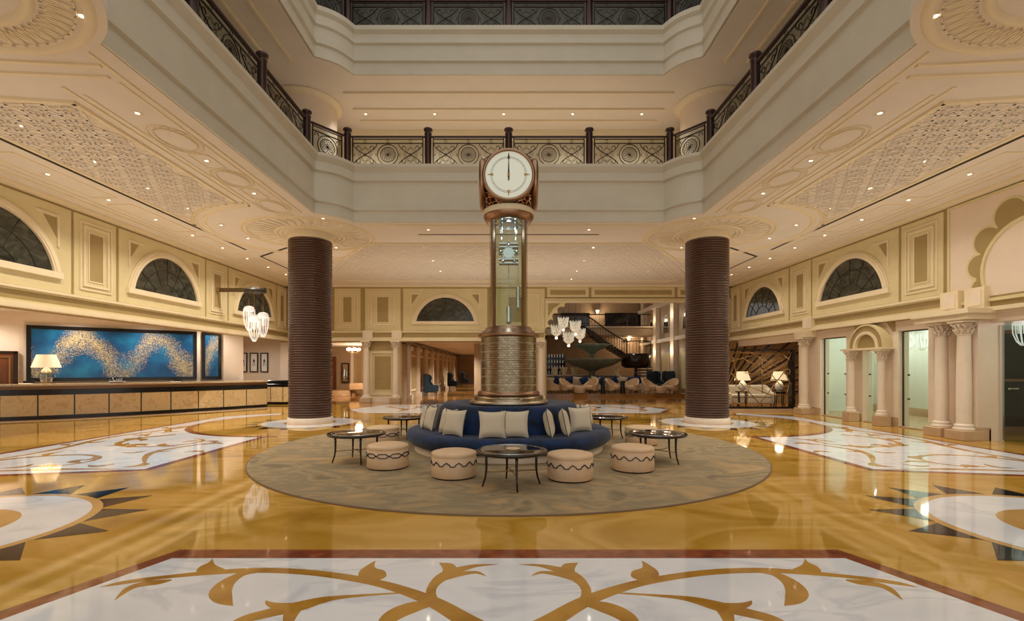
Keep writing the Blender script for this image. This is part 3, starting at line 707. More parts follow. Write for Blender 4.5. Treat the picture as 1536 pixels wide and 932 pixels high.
# small arch over the glass door
mb = MB(); ca, zs = 14.52, 2.2
WR.box(mb, 13.68, 15.4, 2.2, 2.26, 0, .42, 'light')
WR.prism(mb, circ(ca, 2.26, .42, 0, PI), .0, .2, 'tan'); WR.band(mb, circ(ca, 2.26, .42, 0, PI), circ(ca, 2.26, .5, 0, PI), 0, .29, 'light'); WR.band(mb, circ(ca, 2.26, .5, 0, PI), circ(ca, 2.26, .67, 0, PI), 0, .25, 'tan'); WR.band(mb, circ(ca, 2.26, .67, 0, PI), circ(ca, 2.26, .715, 0, PI), 0, .28, 'cream')
for s_ in (-1, 1): WR.prism(mb, [(ca+s_*.8, 2.98), (ca+s_*.5, 2.98), (ca+s_*.8, 2.62)], 0, .02, 'tan')
trim(mb)

# ------------------------------------------------------------------ glazed vestibule on the right
mb = MB(); mb.box(13.9, 14.1, 7, 19, 0, 3.1, 'vest'); mb.box(13.87, 13.9, 7, 19, 0, .3, 'skirt'); struct(mb, 'wall_vestibule')
mb = MB(); mb.box(11.28, 14.1, 18.4, 18.6, 0, 3.1, 'vest'); mb.box(11.28, 13.9, 12.45, 12.6, 0, 3.1, 'vest'); struct(mb, 'wall_vestibule_end')
mb = MB(); mb.box(WX+.3, 14.1, 6, 18.6, 2.95, 3.1, 'vest'); struct(mb, 'ceiling_vestibule')
mb = MB(); mb.box(11.0, 13.9, 12.6, 18.4, .004, .03, 'skirt'); struct(mb, 'floor_vestibule')
for a0, a1, lb in ((15.74, 17.0, 'frameless glass panel between the stone column and the small arch'), (12.5, 13.62, 'frameless glass panel between the small arch and the twin columns')):
    r_ = empty('glass_panel', lb, 'glass panel', (WX+.12, (a0+a1)/2, 0)); h = (a1-a0)/2
    MB().box(0, .02, -h, h, .03, 2.7, 'green').build('pane', r_)
    MB().box(-.01, .03, h-.025, h, .03, 2.7, 'lead').box(-.01, .03, -h, h, 2.67, 2.7, 'lead').build('edge_channel', r_)
    for yy in (-h+.2, h-.2):
        for zz in (1.47, .8):
            MB().lathe([(.024, -.012), (.024, .03)], 'lead', 12, T=Matrix.Translation((0, yy, zz)) @ Matrix.Rotation(PI/2, 4, 'Y')).build('glass_fitting', r_)
r_ = empty('glass_door', 'clear glass door standing under the small wall arch', 'door', (WX+.15, 14.52, 0))
MB().box(0, .02, -.52, .52, .03, 2.18, 'green').build('pane', r_)
for yy in (-.38, .38):
    for zz in (1.47, .8): MB().lathe([(.024, -.012), (.024, .03)], 'lead', 12, T=Matrix.Translation((0, yy, zz)) @ Matrix.Rotation(PI/2, 4, 'Y')).build('glass_fitting', r_)
MB().box(-.02, .05, -.5, -.3, 2.14, 2.2, 'lead').box(-.02, .05, -.5, -.3, .02, .07, 'lead').build('pivot_hinge', r_)
# entrance doorway at the far right
mb = MB(); mb.box(11.28, 14.1, 12.36, 12.44, 2.62, 2.95, 'vest'); mb.box(11.28, 12.3, 12.36, 12.44, 0, 2.62, 'vest')
mb.box(12.32, 14.0, 12.38, 12.4, .0, 2.6, 'night')
for x in (12.28, 12.52, 13.35, 13.5): mb.box(x, x+.1, 12.3, 12.42, 0, 2.6, 'frame_brown')
mb.box(12.38, 13.9, 12.3, 12.42, 2.54, 2.63, 'frame_brown'); mb.box(12.62, 13.9, 12.31, 12.42, 1.32, 1.38, 'frame_brown'); mb.box(12.38, 13.9, 12.31, 12.42, .0, .16, 'frame_brown')
d_ = struct(mb, 'door_2'); h_ = MB().box(12.46, 12.5, 12.18, 12.24, .9, 1.25, 'black'); h_.box(12.46, 12.5, 12.2, 12.34, 1.05, 1.09, 'black'); h_.build('door_handle', d_)
r_ = empty('glass_panel', 'tall clear glass sheet at the right edge, beside the pilaster of the entrance opening', 'glass panel', (WX+.2, 10.0, 0))
MB().box(0, .02, -.9, .95, .02, 2.62, 'clear').build('pane', r_); MB().box(-.01, .03, .93, .96, .02, 2.64, 'silver').build('edge_rail', r_); MB().lathe([(.02, 0), (.02, .2)], 'silver', 10, T=Matrix.Translation((-.1, .7, 1.2)) @ Matrix.Rotation(PI/2, 4, 'Y')).build('pull_handle', r_)

# ------------------------------------------------------------------ pillars
for sx, nm in ((-1, 'left'), (1, 'right')):
    o = empty('ribbed_pillar', 'tall round brown ribbed pillar on a cream base, %s of the clock' % nm, 'pillar', (sx*COLX, COLY, 0), 0, 'ribbed pillars')
    MB().lathe([(.66, 0.003), (.66, .15), (.645, .17), (.6, .18)], 'stone', 64).build('base', o)
    pr = []; n_ = 74; H0, H1 = .18, 5.52
    for i in range(n_):
        z = H0+(H1-H0)*i/n_; s_ = (H1-H0)/n_
        pr += [(.60, z), (.60, z+s_*.2), (.625, z+s_*.32), (.632, z+s_*.6), (.625, z+s_*.88), (.60, z+s_)]
    MB().lathe(pr, 'ribs', 64).build('ribbed_shaft', o)
    MB().lathe([(.6, 5.52), (.64, 5.54), (.66, 5.6), (.66, ZC)], 'light', 64).build('collar', o)

# ------------------------------------------------------------------ balustrades
def rail_panel(W, full=True):
    root = empty('iron_balustrade', '', 'balustrade')
    h = W/2; k = 'dark'; r = .011
    hr = MB(); hr.bbox(-h-.06, h+.06, -.035, .035, .84, .89, 'newel'); hr.build('handrail', root)
    fr = MB()
    for z in (.045, .685, .80): fr.box(-h, h, -.012, .012, z-.012, z+.012, k)
    for x in (-h, h): fr.box(x-.014, x+.014, -.014, .014, 0, .86, k)
    fro = fr.build('frame', root)
    lo, hi = .057, .673; zc = (lo+hi)/2; R = .29
    mo = MB()
    def cir(cx, cz, rr, rad=r, n=24): mo.tube([(cx+rr*math.cos(2*PI*i/n), 0, cz+rr*math.sin(2*PI*i/n)) for i in range(n)], rad, k, 4, True)
    cir(0, zc, R, .013, 32); cir(0, zc, .215, .007, 28)
    for i in range(12):
        a = i*PI/6; cir(.107*math.cos(a), zc+.107*math.sin(a), .107, .006, 16)
    mo.build('rosette', fro)
    mo = MB(); s_ = MB()
    def curl(x, z, sx_, sz_, q=.085):
        pts = []
        for i in range(13):
            t = i/12; a = PI/2*(-.2)+t*4.4; rr = q*(1-t*.7)
            pts.append((x+sx_*rr*math.cos(a), 0, z+sz_*rr*math.sin(a)))
        mo.tube(pts, .011, k, 4)
    if full:
        for sx_ in (-1, 1):
            cx = sx_*(h+R)/2*1.0
            w2 = (h-R)/2*.95
            for ph in (0, 1):     # interlaced waves forming lozenges
                for nn in (1, -1):
                    pts = [(cx+nn*w2*math.cos(PI*t), 0, lo+(hi-lo)*(t if ph == 0 else 1-t)) for t in [i/12 for i in range(13)]]
                    mo.tube(pts, .013, k, 4)
            mo.tube([(cx-w2*.42, 0, zc), (cx, 0, hi-.06), (cx+w2*.42, 0, zc), (cx, 0, lo+.06)], .007, k, 4, True)
            cir(cx, zc, .04, .007, 12); cir(cx, zc, w2*.55, .006, 16)
            for sz_ in (-1, 1):
                curl(cx-w2*.62, zc+sz_*.19, 1, sz_, .075); curl(cx+w2*.62, zc+sz_*.19, -1, sz_, .075)
            cir(sx_*(R+.03), zc, .028, .007, 10); cir(sx_*(h-.03), zc, .028, .007, 10)
            cir(cx, .742, .04, .006, 12)
        cir(0, .742, .04, .006, 12)
    else:
        for sx_ in (-1, 1):
            for sz_ in (-1, 1): mo = MB(); curl(sx_*(h-.09), zc+sz_*.22, -sx_, sz_, .08); mo.build('scroll', fro)
    if full: mo.build('scrollwork', fro)
    MB().box(-h-.05, h+.05, .05, .058, .02, .8, 'rail_glass').build('glass_sheet', root)
    return root
main = rail_panel(1.98); small = rail_panel(.86, False)
nw = empty('newel_post', '', 'post')
MB().lathe([(.12, 0), (.12, .06), (.1, .08), (.095, .1), (.095, .93), (.11, .95), (.075, .98), (.075, 1.0), (.12, 1.03), (.13, 1.06), (.12, 1.09), (.06, 1.12), (.0, 1.125)], 'newel', 20).build('turned_shaft', nw)
firsts = {'m': main, 's': small, 'n': nw}; used = set()
def place(key, loc, rz, label, group):
    o = firsts[key]
    if key in used: return copy_tree(o, loc, rz, label, group)
    used.add(key); o.location = loc; o.rotation_euler = (0, 0, rz); tag(o, label, None, group); return o
LV = (('lower', 7.31, 'lower gallery balustrade'), ('upper', 11.15, 'upper gallery balustrade'))
names5 = ['far left corner', 'left of centre', 'middle', 'right of centre', 'far right corner']
names4 = ['leftmost', 'second from left', 'third from left', 'rightmost']
for lv, z, grp in LV:
    for i in range(5): place('n', (-4.54+2.27*i, 13.62, z), 0, 'dark turned newel post of the %s back railing, %s' % (lv, names5[i]), grp+' posts')
    for i in range(4): place('m', (-3.405+2.27*i, 13.62, z), 0, 'dark ironwork panel of the %s back railing, %s of the four' % (lv, names4[i]), grp+' panels')
    for sx, nm in ((-1, 'left'), (1, 'right')):
        place('s', (sx*4.93, 13.16, z), -sx*math.radians(51), 'narrow iron rosette panel at the %s back corner of the %s railing' % (nm, lv), grp+' panels')
        for i in range(4 if lv == 'lower' else 3):
            y = 12.67-2.3*i
            place('n', (sx*5.29, y, z), 0, 'dark newel post of the %s %s side railing, %s from the corner' % (lv, nm, ['first', 'second', 'third', 'fourth'][i]), grp+' posts')
            if i < (3 if lv == 'lower' else 2): place('m', (sx*5.29, y-1.15, z), -sx*PI/2, 'ironwork panel of the %s %s side railing, %s from the corner' % (lv, nm, ['first', 'second', 'third'][i]), grp+' panels')

# ------------------------------------------------------------------ downlights
dl = empty('recessed_downlight', '', 'downlight')
MB().lathe([(.032, -.004), (.075, -.006), (.08, -.001), (.08, .02)], 'light', 20, cap=False).build('trim_ring', dl)
MB().lathe([(.055, -.004), (.055, .012)], 'bulb', 20).build('lamp', dl)
DLF = [True]
LIGHTS = []
def spot(x, y, z, e, ang=130, col=(1, .93, .82), rad=.05, name='downlight_and_fill_beam'):
    ld = bpy.data.lights.new(name, 'SPOT'); ld.energy = e; ld.color = col; ld.spot_size = math.radians(ang); ld.spot_blend = .9; ld.shadow_soft_size = rad
    o = bpy.data.objects.new(name, ld); COL.objects.link(o); o.location = (x, y, z); return o
def point(x, y, z, e, col=(1, .93, .82), rad=.12, name='lamp_glow'):
    ld = bpy.data.lights.new(name, 'POINT'); ld.energy = e; ld.color = col; ld.shadow_soft_size = rad
    o = bpy.data.objects.new(name, ld); COL.objects.link(o); o.location = (x, y, z); return o
def downlight(x, y, z, label, e=60, group='hall ceiling downlights'):
    if DLF[0]:
        DLF[0] = False; o = dl; o.location = (x, y, z); tag(o, label, None, group)
    else: o = copy_tree(dl, (x, y, z), 0, label, group)
    if e: spot(x, y, z-.03, e)
ES = 135
for sx, nm in ((-1, 'left'), (1, 'right')):
    for i in range(3): downlight(sx*5.93, 7.72+1.77*i, ZC, 'downlight in the %s ceiling border by the atrium edge, %s from the camera' % (nm, ORD[i]), ES)
    for i in range(6): downlight(sx*8.15, 8.1+1.4*i, ZC-.012, 'small downlight in the carved %s ceiling, %s from the camera' % (nm, ORD[i]), ES*.7)
    for i in range(9): downlight(sx*9.68, 8.6+1.55*i, ZC, 'downlight between dark slot and %s wall, %s from the camera' % (nm, ORD[i]), ES*(1.1 if sx < 0 else .5))
    downlight(sx*4.9, 5.55, ZC-.03, 'downlight in the %s rounded ceiling lobe, the farther of two' % nm, ES)
    downlight(sx*4.68, 5.3, ZC-.03, 'downlight in the %s rounded ceiling lobe, the nearer of two' % nm, 0)
    for i, y in enumerate((16.25, 18.25, 20.2, 22.0)):
        for x, q in ((2.85, 'inner'), (5.8, 'outer')):
            downlight(sx*x, y, ZC-.012, 'ceiling downlight behind the clock, %s row on the %s, %s from the camera' % (q, nm, ORD[i]), ES*.8)
    downlight(sx*5.05, 13.15, ZC, 'small downlight beside the %s pillar, at the atrium corner' % nm, ES*.5)
    downlight(sx*4.75, 13.75, ZC, 'small downlight beside the %s pillar, just behind the atrium corner' % nm, 0)
    downlight(sx*2.36, 14.2, ZC, 'small downlight just behind the atrium edge, %s of the clock' % nm, ES*.7)
for i in range(5): downlight(-4.6+2.22*i, 15.55, 9.84, 'bright downlight in the gallery soffit above the back railing, %s' % ['leftmost', 'second from left', 'middle', 'fourth from left', 'rightmost'][i], 135, 'gallery downlights')

# ------------------------------------------------------------------ carpet, sofa, clock
CY = 10.2
mb = MB(); mb.lathe([(4.93, .003), (4.93, .014), (4.91, .018)], 'carpetedge', 160, cap=False); mb.lathe([(4.91, .017), (4.9, .018), (.02, .018)], 'carpet', 160, smooth=False, cap=False)
tag(mb.build('round_carpet', loc=(0, 10.3, 0)), 'large round mottled olive beige carpet under the seating around the clock', 'carpet')
so = empty('round_sofa', 'round navy blue velvet sofa encircling the clock base', 'sofa', (0, CY, .018))
MB().lathe([(1.95, 0), (1.95, .12), (1.9, .13)], 'stone', 96).build('plinth', so)
MB().lathe([(1.3, .14), (1.9, .12), (2.02, .14), (2.09, .2), (2.1, .3), (2.06, .38), (1.96, .42), (1.3, .41)], 'velvet', 96, cap=False, rf=lambda a, z: 1+.012*math.cos(a*6)).build('seat', so)
MB().lathe([(1.5, .38), (1.46, .6), (1.4, .84), (1.36, .9), (1.28, .93), (1.0, .91), (.85, .88), (.02, .88)], 'velvet', 96, rf=lambda a, z: 1+.02*math.cos(a*6)).build('backrest', so)
pi_ = MB()
for i in range(6):
    a = i*PI/3+PI/6+.25; c_, s_ = math.cos(a), math.sin(a)
    pi_.tube([(1.94*c_, 1.94*s_, .14), (2.07*c_, 2.07*s_, .2), (2.08*c_, 2.08*s_, .3), (2.05*c_, 2.05*s_, .38), (1.95*c_, 1.95*s_, .42), (1.48*c_, 1.48*s_, .42)], .008, 'velvet', 6)
    pi_.tube([(1.49*c_, 1.49*s_, .42), (1.45*c_, 1.45*s_, .6), (1.39*c_, 1.39*s_, .84), (1.28*c_, 1.28*s_, .93)], .008, 'velvet', 6)
pi_.build('piping', so.children[1])
# cushions
def pillow(w, h, t, k='stripe', n=10):
    mb = MB(); vs = []; fs = []
    for sgn in (1, -1):
        for i in range(n+1):
            for j in range(n+1):
                u, v = -1+2*i/n, -1+2*j/n
                e = max(0, (1-u**4)*(1-v**4))**.5
                px = u*w/2*(1-.12*(1-v*v)); pz = v*h/2*(1-.12*(1-u*u))
                vs.append((px, sgn*t/2*e, pz))
    m_ = n+1
    for q in (0, 1):
        for i in range(n):
            for j in range(n):
                a = q*m_*m_+i*m_+j; f = (a, a+m_, a+m_+1, a+1); fs.append(f if q else f[::-1])
    mb.add(vs, fs, k, True); return mb
pw = None
def cushion(ang, tilt, label, r=1.62, spin=0, z=.665, roll=0, s=1.0):
    global pw
    a = math.radians(ang)
    if pw is None:
        pw = pillow(.5, .5, .18).build('throw_cushion'); o = pw
        p_ = [(.25*u_, 0, .25*v_) for u_, v_ in ((-1, -1), (-.5, -.9), (0, -.88), (.5, -.9), (1, -1), (.9, -.5), (.88, 0), (.9, .5), (1, 1), (.5, .9), (0, .88), (-.5, .9), (-1, 1), (-.9, .5), (-.88, 0), (-.9, -.5))]
        MB().tube(p_, .007, 'trimblue', 5, True).build('piping', o)
    else: o = copy_tree(pw)
    o.location = (r*math.cos(a), CY+r*math.sin(a), z)
    R_ = Matrix.Rotation(a-PI/2+math.radians(spin), 3, 'Z') @ Matrix.Rotation(math.radians(tilt), 3, 'X') @ Matrix.Rotation(math.radians(roll), 3, 'Y')
    o.rotation_euler = R_.to_euler(); o.scale = (s, s, s)
    tag(o, label, 'cushion', 'striped cushions on the round sofa')
cushion(-125, 14, 'striped cushion on the sofa front left, the one in front of its pair', 1.72)
cushion(-134, 14, 'pale cushion on the sofa front left, half hidden behind another', 1.62, spin=-8)
cushion(-99.5, 15, 'striped cushion left of the middle pair, directly behind the front table', 1.74, spin=14)
cushion(-86, 15, 'striped cushion right of the middle pair, behind the front table', 1.64, spin=-6)
cushion(-64, 12, 'narrow turned cushion right of the clock, the left of two edge-on', 1.66, spin=58)
cushion(-53, 12, 'narrow turned cushion right of the clock, the right of two edge-on', 1.7, spin=48)
cushion(-31, 12, 'square striped cushion at the right end of the sofa', 1.62, spin=-38)
cushion(-5, 14, 'cushion behind the right end of the sofa, only its top showing', 1.62, spin=-20)
cushion(-158, 14, 'cushion at the left end of the sofa, leaning and turned edge-on', 1.66, spin=5)
cushion(-171, 14, 'cushion at the far left end of the sofa, outermost of all', 1.72, spin=-5)
cushion(160, 14, 'cushion behind the left end of the sofa, only its top showing', 1.62)

ck = empty('pillar_clock', 'tall copper and glass pillar clock rising from the middle of the round sofa', 'clock', (0, CY, .905))
ZB = .905
def L_(mb, prof, k, **kw): return mb.lathe([(r_, z-ZB) for r_, z in prof], k, 72, **kw)
mb = MB(); L_(mb, [(.78, .905), (.82, .92), (.82, .97), (.79, 1.0)], 'nickel'); L_(mb, [(.735, 1.0), (.735, 1.08), (.7, 1.09)], 'drum'); mb.build('base_ring', ck)
mb = MB(); L_(mb, [(.64, 1.085), (.655, 1.1), (.655, 1.15), (.61, 1.19)], 'bronze'); mb.build('lower_collar', ck)
mb = MB(); L_(mb, [(.585, 1.18), (.585, 2.3)], 'drum')
for i in range(6): L_(mb, [(.585, 1.30+.17*i), (.592, 1.305+.17*i), (.592, 1.315+.17*i), (.585, 1.32+.17*i)], 'nickel', cap=False)
mb.build('engraved_drum', ck)
mb = MB(); L_(mb, [(.6, 2.29), (.64, 2.31), (.64, 2.37), (.57, 2.38), (.56, 2.42), (.5, 2.43), (.48, 2.5), (.45, 2.52)], 'bronze'); mb.build('upper_collar', ck)
mb = MB()
for i in range(8):
    a = PI/8+i*PI/4; a2 = a+PI/4; R_ = .43
    mb.hexa([(R_*math.cos(a), R_*math.sin(a), 2.5-ZB), (R_*math.cos(a2), R_*math.sin(a2), 2.5-ZB), ((R_-.012)*math.cos(a2), (R_-.012)*math.sin(a2), 2.5-ZB), ((R_-.012)*math.cos(a), (R_-.012)*math.sin(a), 2.5-ZB),
             (R_*math.cos(a), R_*math.sin(a), 4.78-ZB), (R_*math.cos(a2), R_*math.sin(a2), 4.78-ZB), ((R_-.012)*math.cos(a2), (R_-.012)*math.sin(a2), 4.78-ZB), ((R_-.012)*math.cos(a), (R_-.012)*math.sin(a), 4.78-ZB)], 'case')
mb.build('glass_case', ck)
for a in (-PI/2-.82, -PI/2+.82, PI/2-.82, PI/2+.82):
    MB().box(-.03, .03, -.03, .03, 2.5-ZB, 4.8-ZB, 'bronze', T=Matrix.Translation((.44*math.cos(a), .44*math.sin(a), 0)) @ Matrix.Rotation(a, 4, 'Z')).build('upright', ck)
mb = MB(); L_(mb, [(.43, 4.7), (.46, 4.71), (.53, 4.82), (.53, 4.85)], 'bronze', cap=False); L_(mb, [(.43, 4.7), (.3, 4.76), (.05, 4.76)], 'silver'); mb.build('flared_collar', ck)
mb = MB(); L_(mb, [(.53, 4.85), (.54, 4.87), (.54, 4.95), (.5, 4.98)], 'light'); mb.build('pale_ring', ck)
# head
hd = MB(); n_ = 9; zc = 5.52-ZB
prof = [(.46, 4.97), (.5, 5.02), (.535, 5.14), (.55, 5.3), (.55, 5.8), (.5, 5.93), (.4, 6.0)]
vs = []; seg = 48
for r_, z in prof:
    for j in range(seg):
        a = 2*PI*j/seg; q = (abs(math.cos(a))**4+abs(math.sin(a))**4)**(-.25)
        vs.append((r_*q*math.cos(a)*.98, r_*q*math.sin(a)*.98, z-ZB))
fs = [(i*seg+j, i*seg+(j+1) % seg, (i+1)*seg+(j+1) % seg, (i+1)*seg+j) for i in range(len(prof)-1) for j in range(seg)]
fs += [tuple(range(seg))[::-1], tuple((len(prof)-1)*seg+j for j in range(seg))]
hd.add(vs, fs, 'filigree', True); hd.build('head_case', ck)
M['dial'] = mat('ivory_dial', (232, 236, 222), .3, emit=(232, 236, 214), es=.22)
for i in range(4):
    T = Matrix.Translation((0, 0, zc)) @ Matrix.Rotation(i*PI/2, 4, 'Z') @ Matrix.Translation((0, -.5, 0)) @ Matrix.Rotation(PI/2, 4, 'X')
    mb = MB(); mb.lathe([(.44, -.02), (.53, -.02), (.535, .05), (.52, .09), (.48, .1), (.465, .07), (.465, .0)], 'bronze', 64, cap=False, T=T); bz = mb.build('bezel', ck)
    mb = MB(); mb.lathe([(.47, 0), (.47, .06)], 'dial', 64, T=T); d_ = mb.build('dial', ck); d_['label'] = 'ivory clock dial'
    mb = MB()
    for r_ in (.33, .355): mb.lathe([(r_, .06), (r_, .063), (r_+.005, .063), (r_+.005, .06)], 'darkwood', 64, cap=False, T=T)
    for q in range(12):
        a = q*PI/6
        if q % 3 == 0: mb.add([(.31*math.cos(a)-.028*math.sin(a), .31*math.sin(a)+.028*math.cos(a), .064), (.31*math.cos(a)+.028*math.sin(a), .31*math.sin(a)-.028*math.cos(a), .064), (.44*math.cos(a), .44*math.sin(a), .064)], [(0, 1, 2)], 'brass', T=T)
        else: mb.add([(.33*math.cos(a)-.004*math.sin(a), .33*math.sin(a)+.004*math.cos(a), .064), (.33*math.cos(a)+.004*math.sin(a), .33*math.sin(a)-.004*math.cos(a), .064), (.36*math.cos(a), .36*math.sin(a), .064)], [(0, 1, 2)], 'darkwood', T=T)
    mb.build('dial_markings', d_)
    mb = MB()
    mb.add([(-.012, -.12, .07), (.012, -.12, .07), (.018, 0, .07), (.006, .3, .07), (.022, .34, .07), (0, .45, .07), (-.022, .34, .07), (-.006, .3, .07), (-.018, 0, .07)], [(0, 1, 2, 3, 4, 5, 6, 7, 8)], 'black', T=T)
    mb.lathe([(.028, .06), (.028, .08)], 'brass', 16, T=T); mb.build('hands', d_)
for sx in (-1, 1):
    mb = MB(); mb.lathe([(.0, -.05), (.035, -.03), (.045, 0), (.035, .03), (0, .05)], 'silver', 14, sx*.61, -.22, T=Matrix.Translation((0, 0, 5.5-ZB))); mb.build('side_knob', ck)
# movement inside the case
mv = MB(); D = -ZB
mv.lathe([(.3, 4.74+D), (.3, 4.7+D), (.24, 4.68+D)], 'silver', 24)
for x in (-.15, .15):
    mv.tube([(x, 0, 4.72+D), (x, 0, 4.0+D)], .008, 'silver'); mv.lathe([(.0, 4.66+D), (.05, 4.64+D), (.05, 4.58+D), (.02, 4.56+D), (.04, 4.5+D), (0, 4.47+D)], 'silver', 12, x, 0)
for z in (4.27, 4.2, 3.94, 3.86): mv.box(-.2, .2, -.1, .1, z-.012+D, z+.012+D, 'silver')
mv.lathe([(.11, -.09), (.11, .09)], 'silver', 24, T=Matrix.Translation((0, 0, 4.07+D)) @ Matrix.Rotation(PI/2, 4, 'X'))
for i in range(12):
    a = i*PI/6; mv.box(-.015, .015, -.05, .05, .1, .135, 'silver', T=Matrix.Translation((0, 0, 4.07+D)) @ Matrix.Rotation(a, 4, 'Y'))
for x, z in ((-.17, 4.1), (.17, 4.1), (-.12, 3.9), (.12, 3.9), (0, 4.24)): mv.lathe([(.0, -.12), (.045, -.1), (.045, .1), (0, .12)], 'silver', 14, T=Matrix.Translation((x, 0, z+D)) @ Matrix.Rotation(PI/2, 4, 'X'))
mv.build('movement', ck)
pd = MB(); pd.tube([(0, 0, 3.86+D), (0, 0, 2.95+D)], .007, 'silver')
pd.lathe([(.0, 2.97+D)]+[(.06 if i % 2 else .045, 2.95-.03*i+D) for i in range(12)]+[(0, 2.58+D)], 'silver', 16); pd.box(-.09, .09, -.005, .005, 3.5+D, 3.508+D, 'silver'); pd.build('pendulum', ck)
wt = MB(); wt.tube([(.2, 0, 3.86+D), (.2, 0, 3.4+D)], .006, 'silver')
wt.lathe([(.0, 3.42+D), (.02, 3.38+D)]+[(.055 if i % 2 else .042, 3.34-.03*i+D) for i in range(14)]+[(.02, 2.9+D), (0, 2.84+D)], 'silver', 16, .2, 0); wt.build('drive_weight', ck)

# ------------------------------------------------------------------ coffee tables and ottomans
def table():
    t = empty('coffee_table', '', 'table')
    MB().lathe([(.0, .452), (.4, .452), (.46, .455), (.49, .465), (.5, .48), (.5, .495), (.485, .503), (.44, .503)], 'darkwood', 64, cap=False).build('tabletop', t)
    MB().lathe([(.0, .5045), (.415, .5045), (.43, .503)], 'tabtop', 64, cap=False).build('glass_inset', t)
    MB().lathe([(.415, .503), (.417, .507), (.43, .507), (.432, .503)], 'silver', 64, cap=False).build('metal_rim', t)
    for i in range(4):
        a = PI/4+i*PI/2-.6; c_, s_ = math.cos(a), math.sin(a)
        MB().tube([(c_*r_, s_*r_, z) for r_, z in ((.36, .46), (.355, .36), (.355, .24), (.37, .12), (.41, .0))], [.022, .02, .017, .014, .012], 'darkwood', 8).build('leg', t)
    mb = MB()
    for i in range(2):
        a = PI/4+i*PI/2-.6; mb.tube([(.355*math.cos(a), .355*math.sin(a), .2), (-.355*math.cos(a), -.355*math.sin(a), .2)], .007, 'brass', 6)
    mb.lathe([(.0, .19), (.025, .195), (.025, .21), (0, .215)], 'brass', 12); mb.build('stretcher', t)
    return t
tb = table(); TZ = .018
for i, (x, y, rz, lb) in enumerate(((.04, 6.75, 0, 'round dark wood coffee table with black glass top, front centre of the carpet'), (-2.68, 8.52, .3, 'round dark coffee table at the left of the carpet, behind the chain-patterned ottoman'), (2.62, 8.5, .5, 'round black coffee table at the right of the carpet'), (-2.46, 11.35, .2, 'round dark coffee table at the back left of the carpet, beyond the sofa'), (2.3, 11.4, .8, 'round dark coffee table at the back right of the carpet, beyond the sofa'))):
    if i == 0: tb.location = (x, y, TZ); tag(tb, lb, None, 'round coffee tables')
    else: copy_tree(tb, (x, y, TZ), rz, lb, 'round coffee tables')
cs_ = MB(); cs_.lathe([(.0, .008), (.09, .008), (.1, .012), (.1, .0), (0, 0)], 'leather', 32, cap=False)
tag(cs_.build('round_tray', loc=(.06, 6.76, TZ+.5065)), 'small round pale tray on the front centre table', 'tray')
def ottoman(kind):
    t = empty('ottoman', '', 'ottoman')
    MB().lathe([(.32, .0), (.32, .025)], 'darkwood', 48).build('plinth', t)
    MB().lathe([(.33, .02), (.338, .03), (.338, .325), (.33, .33)], 'leather', 48).build('body', t)
    MB().lathe([(.335, .33), (.342, .345), (.33, .375), (.26, .393), (.12, .4), (.0, .402)], 'leather', 48).build('cushion_top', t)
    MB().tube([(.338*math.cos(a), .338*math.sin(a), .331) for a in [i*PI/24 for i in range(48)]], .006, 'leather', 6, True).build('piping', t)
    tr = MB(); R_ = .341
    def pth(pts, closed=True): tr.tube([(R_*math.cos(a), R_*math.sin(a), z) for a, z in pts], .009, 'trimblue', 4, closed)
    if kind:
        per = 12; pts = []
        for i in range(per):
            a = 2*PI*i/per; d = 2*PI/per
            pts += [(a, .205), (a+d*.28, .205), (a+d*.36, .235), (a+d*.47, .24), (a+d*.56, .258), (a+d*.64, .258), (a+d*.73, .24), (a+d*.84, .235), (a+d*.92, .205)]
        q = []
        for i, p in enumerate(pts):
            nx = pts[(i+1) % len(pts)]; nxa = nx[0]+(2*PI if nx[0] < p[0] else 0)
            q += [p, ((p[0]+nxa)/2, (p[1]+nx[1])/2)]
        pth(q)
    else:
        for sg in (1, -1):
            q = []; per = 10
            for i in range(per):
                a = 2*PI*i/per; d = 2*PI/per
                for f_, h_ in ((0, 0), (.12, .4), (.25, 1), (.37, 1), (.5, 1), (.63, 1), (.75, 1), (.88, .4)):
                    q.append((a+d*f_, .235+sg*(1 if i % 2 else -1)*.032*h_))
            pth(q)
    tr.build('braid_trim', [c for c in t.children if c.name.startswith('body')][0]); return t
oc, ow = ottoman(0), ottoman(1)
OG = 'round beige ottomans'
for o, x, y, lb in ((oc, -2.0, 8.0, 'beige ottoman with a blue interlaced chain band, in front of the left table'), (ow, -.83, 7.33, 'beige ottoman with blue stepped braid, just left of the front table')):
    o.location = (x, y, TZ); tag(o, lb, None, OG)
copy_tree(ow, (.91, 7.17, TZ), .2, 'beige ottoman with blue stepped braid, just right of the front table', OG)
copy_tree(ow, (2.0, 7.8, TZ), .1, 'beige ottoman with blue stepped braid, in front of the right table', OG)
copy_tree(oc, (-2.7, 10.4, TZ), .2, 'beige ottoman behind the left table, partly hidden by its top', OG)
copy_tree(oc, (2.85, 10.4, TZ), .3, 'beige ottoman behind the right table, partly hidden by its top', OG)

